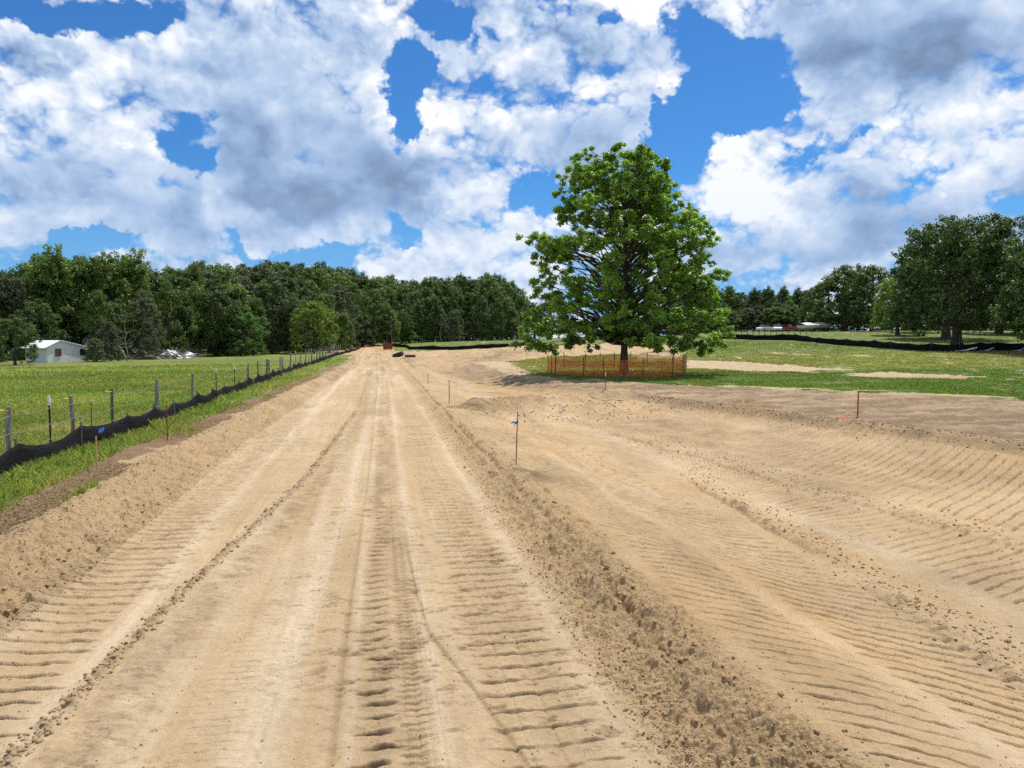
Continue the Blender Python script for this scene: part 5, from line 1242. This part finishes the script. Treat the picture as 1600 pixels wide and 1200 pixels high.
def clods():
    rng = np.random.default_rng(31); ico = []; g = (1+5**.5)/2
    for a, b in ((1, g), (-1, g), (1, -g), (-1, -g)): ico += [(0, a, b), (a, b, 0), (b, 0, a)]
    I = np.array(ico); I = I/np.linalg.norm(I[0]); d = np.linalg.norm(I[:, None]-I[None], axis=2); e = d[d > .1].min()*1.05; Fi = [(i, j, k) for i in range(12) for j in range(i+1, 12) for k in range(j+1, 12) if d[i, j] < e and d[j, k] < e and d[i, k] < e]
    Fo = []
    for t in Fi:
        a, b, c = I[list(t)]
        Fo.append(t if np.dot(np.cross(b-a, c-a), a) > 0 else (t[0], t[2], t[1]))
    Fi = np.array(Fo); X = []; Y = []; Sz = []
    def put(n, fx, sx, y0, y1, s0, s1, pw=2.2):
        y = y0+(y1-y0)*rng.random(n)**pw; X.append(fx(y)+sx*rng.normal(size=n)); Y.append(y); Sz.append(s0+(s1-s0)*rng.random(n)**3)
    put(1700, lambda y: 2.1+0*y, .28, 3.3, 26, .004, .016); put(200, lambda y: 2.2+0*y, .22, 3.3, 20, .008, .034)
    put(3500, lambda y: 1.68+0*y, .13, 3.3, 24, .003, .014)
    put(2200, lambda y: berm_x(y)+.15, .34, 5.5, 28, .004, .020); put(350, lambda y: berm_x(y)+.62, .09, 6, 22, .008, .030)
    put(1800, lambda y: np.interp(y, [3, 4.4, 6.7, 10.2, 12.7, 24.7, 60], [-2.1, -2.08, -1.88, -1.5, -1.23, -.7, -.5]), .045, 4, 24, .005, .022)
    put(1300, lambda y: np.interp(y, [3, 4, 5.1, 6.8, 7.8, 11.5, 16], [4.7, 4.85, 5.05, 5.3, 5.4, 5.75, 6.6])+.2, .22, 4, 14, .005, .022, 1.4)
    put(900, lambda y: np.interp(y, [4, 8, 12, 20], [8.4, 7.9, 7.4, 6.6])+.3, .5, 5, 18, .006, .026, 1.3)
    put(2200, lambda y: edge_x(y)+0, .40, 10, 29, .008, .030, 1.0)
    put(800, lambda y: 3+rng.random(len(y))*8.0, .2, 22.5, 27.5, .015, .045, 1.0)
    put(6000, lambda y: -2.9+rng.random(len(y))*9.5, .1, 3.3, 22, .002, .009, 1.8)
    X = np.concatenate(X); Y = np.concatenate(Y); Sz = np.concatenate(Sz); n = len(X); Z = zg(X, Y)
    V = I[None]*(Sz[:, None, None])*rng.uniform(.45, 1.35, (n, 12, 1))*np.array([1, 1, .75])
    a = rng.uniform(0, 6.28, n); c, s = np.cos(a)[:, None], np.sin(a)[:, None]; V = np.stack([V[..., 0]*c-V[..., 1]*s, V[..., 0]*s+V[..., 1]*c, V[..., 2]], 2)+np.stack([X, Y, Z+Sz*.30], 1)[:, None]
    F = (Fi[None]+12*np.arange(n)[:, None, None]).reshape(-1, 3); c = lerp(np.broadcast_to(SAND*1.15, (n, 3)), SANDD*1.3, rng.random(n)*.3)
    br = X > edge_x(Y)-.8; c[br] = lerp(c[br], BROWN, np.full(br.sum(), .7)); col = np.repeat(np.concatenate([c, np.ones((n, 1))], 1), 12, 0)
    tag(mesh_np('soil_clods', V.reshape(-1, 3), F, M_SAND, col=col), 'crumbled sand and soil clods along the berms and ruts', 'soil clods', kind='stuff')
clods()
def heaps():                                                 # the two little torn-up heaps by the stakes
    for (px, py, w, lab) in ((838, 745, .75, 'small dark heap of torn clods just right of the blue-ribboned stake'), (735, 632, .9, 'dark clod heap at the left end of the cross bank'), (955, 617, 1.3, 'little sand heap around the white-tipped stake before the orange fence'), (1160, 636, 1.6, 'rough brown clod heap at the far end of the windrow')):
        x, y = at(px, py); z = z_at(x, y); n = 40; g = np.linspace(-1, 1, n); U, Vv = np.meshgrid(g, g); u = U.ravel(); v = Vv.ravel(); r = np.hypot(u, v); X = x+u*w; Y = y+v*w*.8
        hh = .16*w*np.clip(1-r, 0, 1)**.8*(.55+1.1*(fnoise(X, Y, 4.5, 4, 7, .65)+.25))
        V = np.stack([X-x, Y-y, smooth_z(X, Y)-z+hh-.015+.0*r], 1); F = np.array([(i*n+j, i*n+j+1, (i+1)*n+j+1, (i+1)*n+j) for i in range(n-1) for j in range(n-1) if r[i*n+j] < 1 and r[(i+1)*n+j+1] < 1])
        c = lerp(np.broadcast_to(SANDD, (len(u), 3)), SAND, np.clip(.35+.7*fnoise(X, Y, 3, 2, 8)+(.4 if w > 1.2 and px < 1000 else 0), 0, 1))
        o = mesh_np('clod_heap', V, F, M_SAND, col=np.concatenate([c, np.ones((len(u), 1))], 1), smooth=False); o.location = (x, y, z); tag(o, lab, 'soil heap')
heaps()
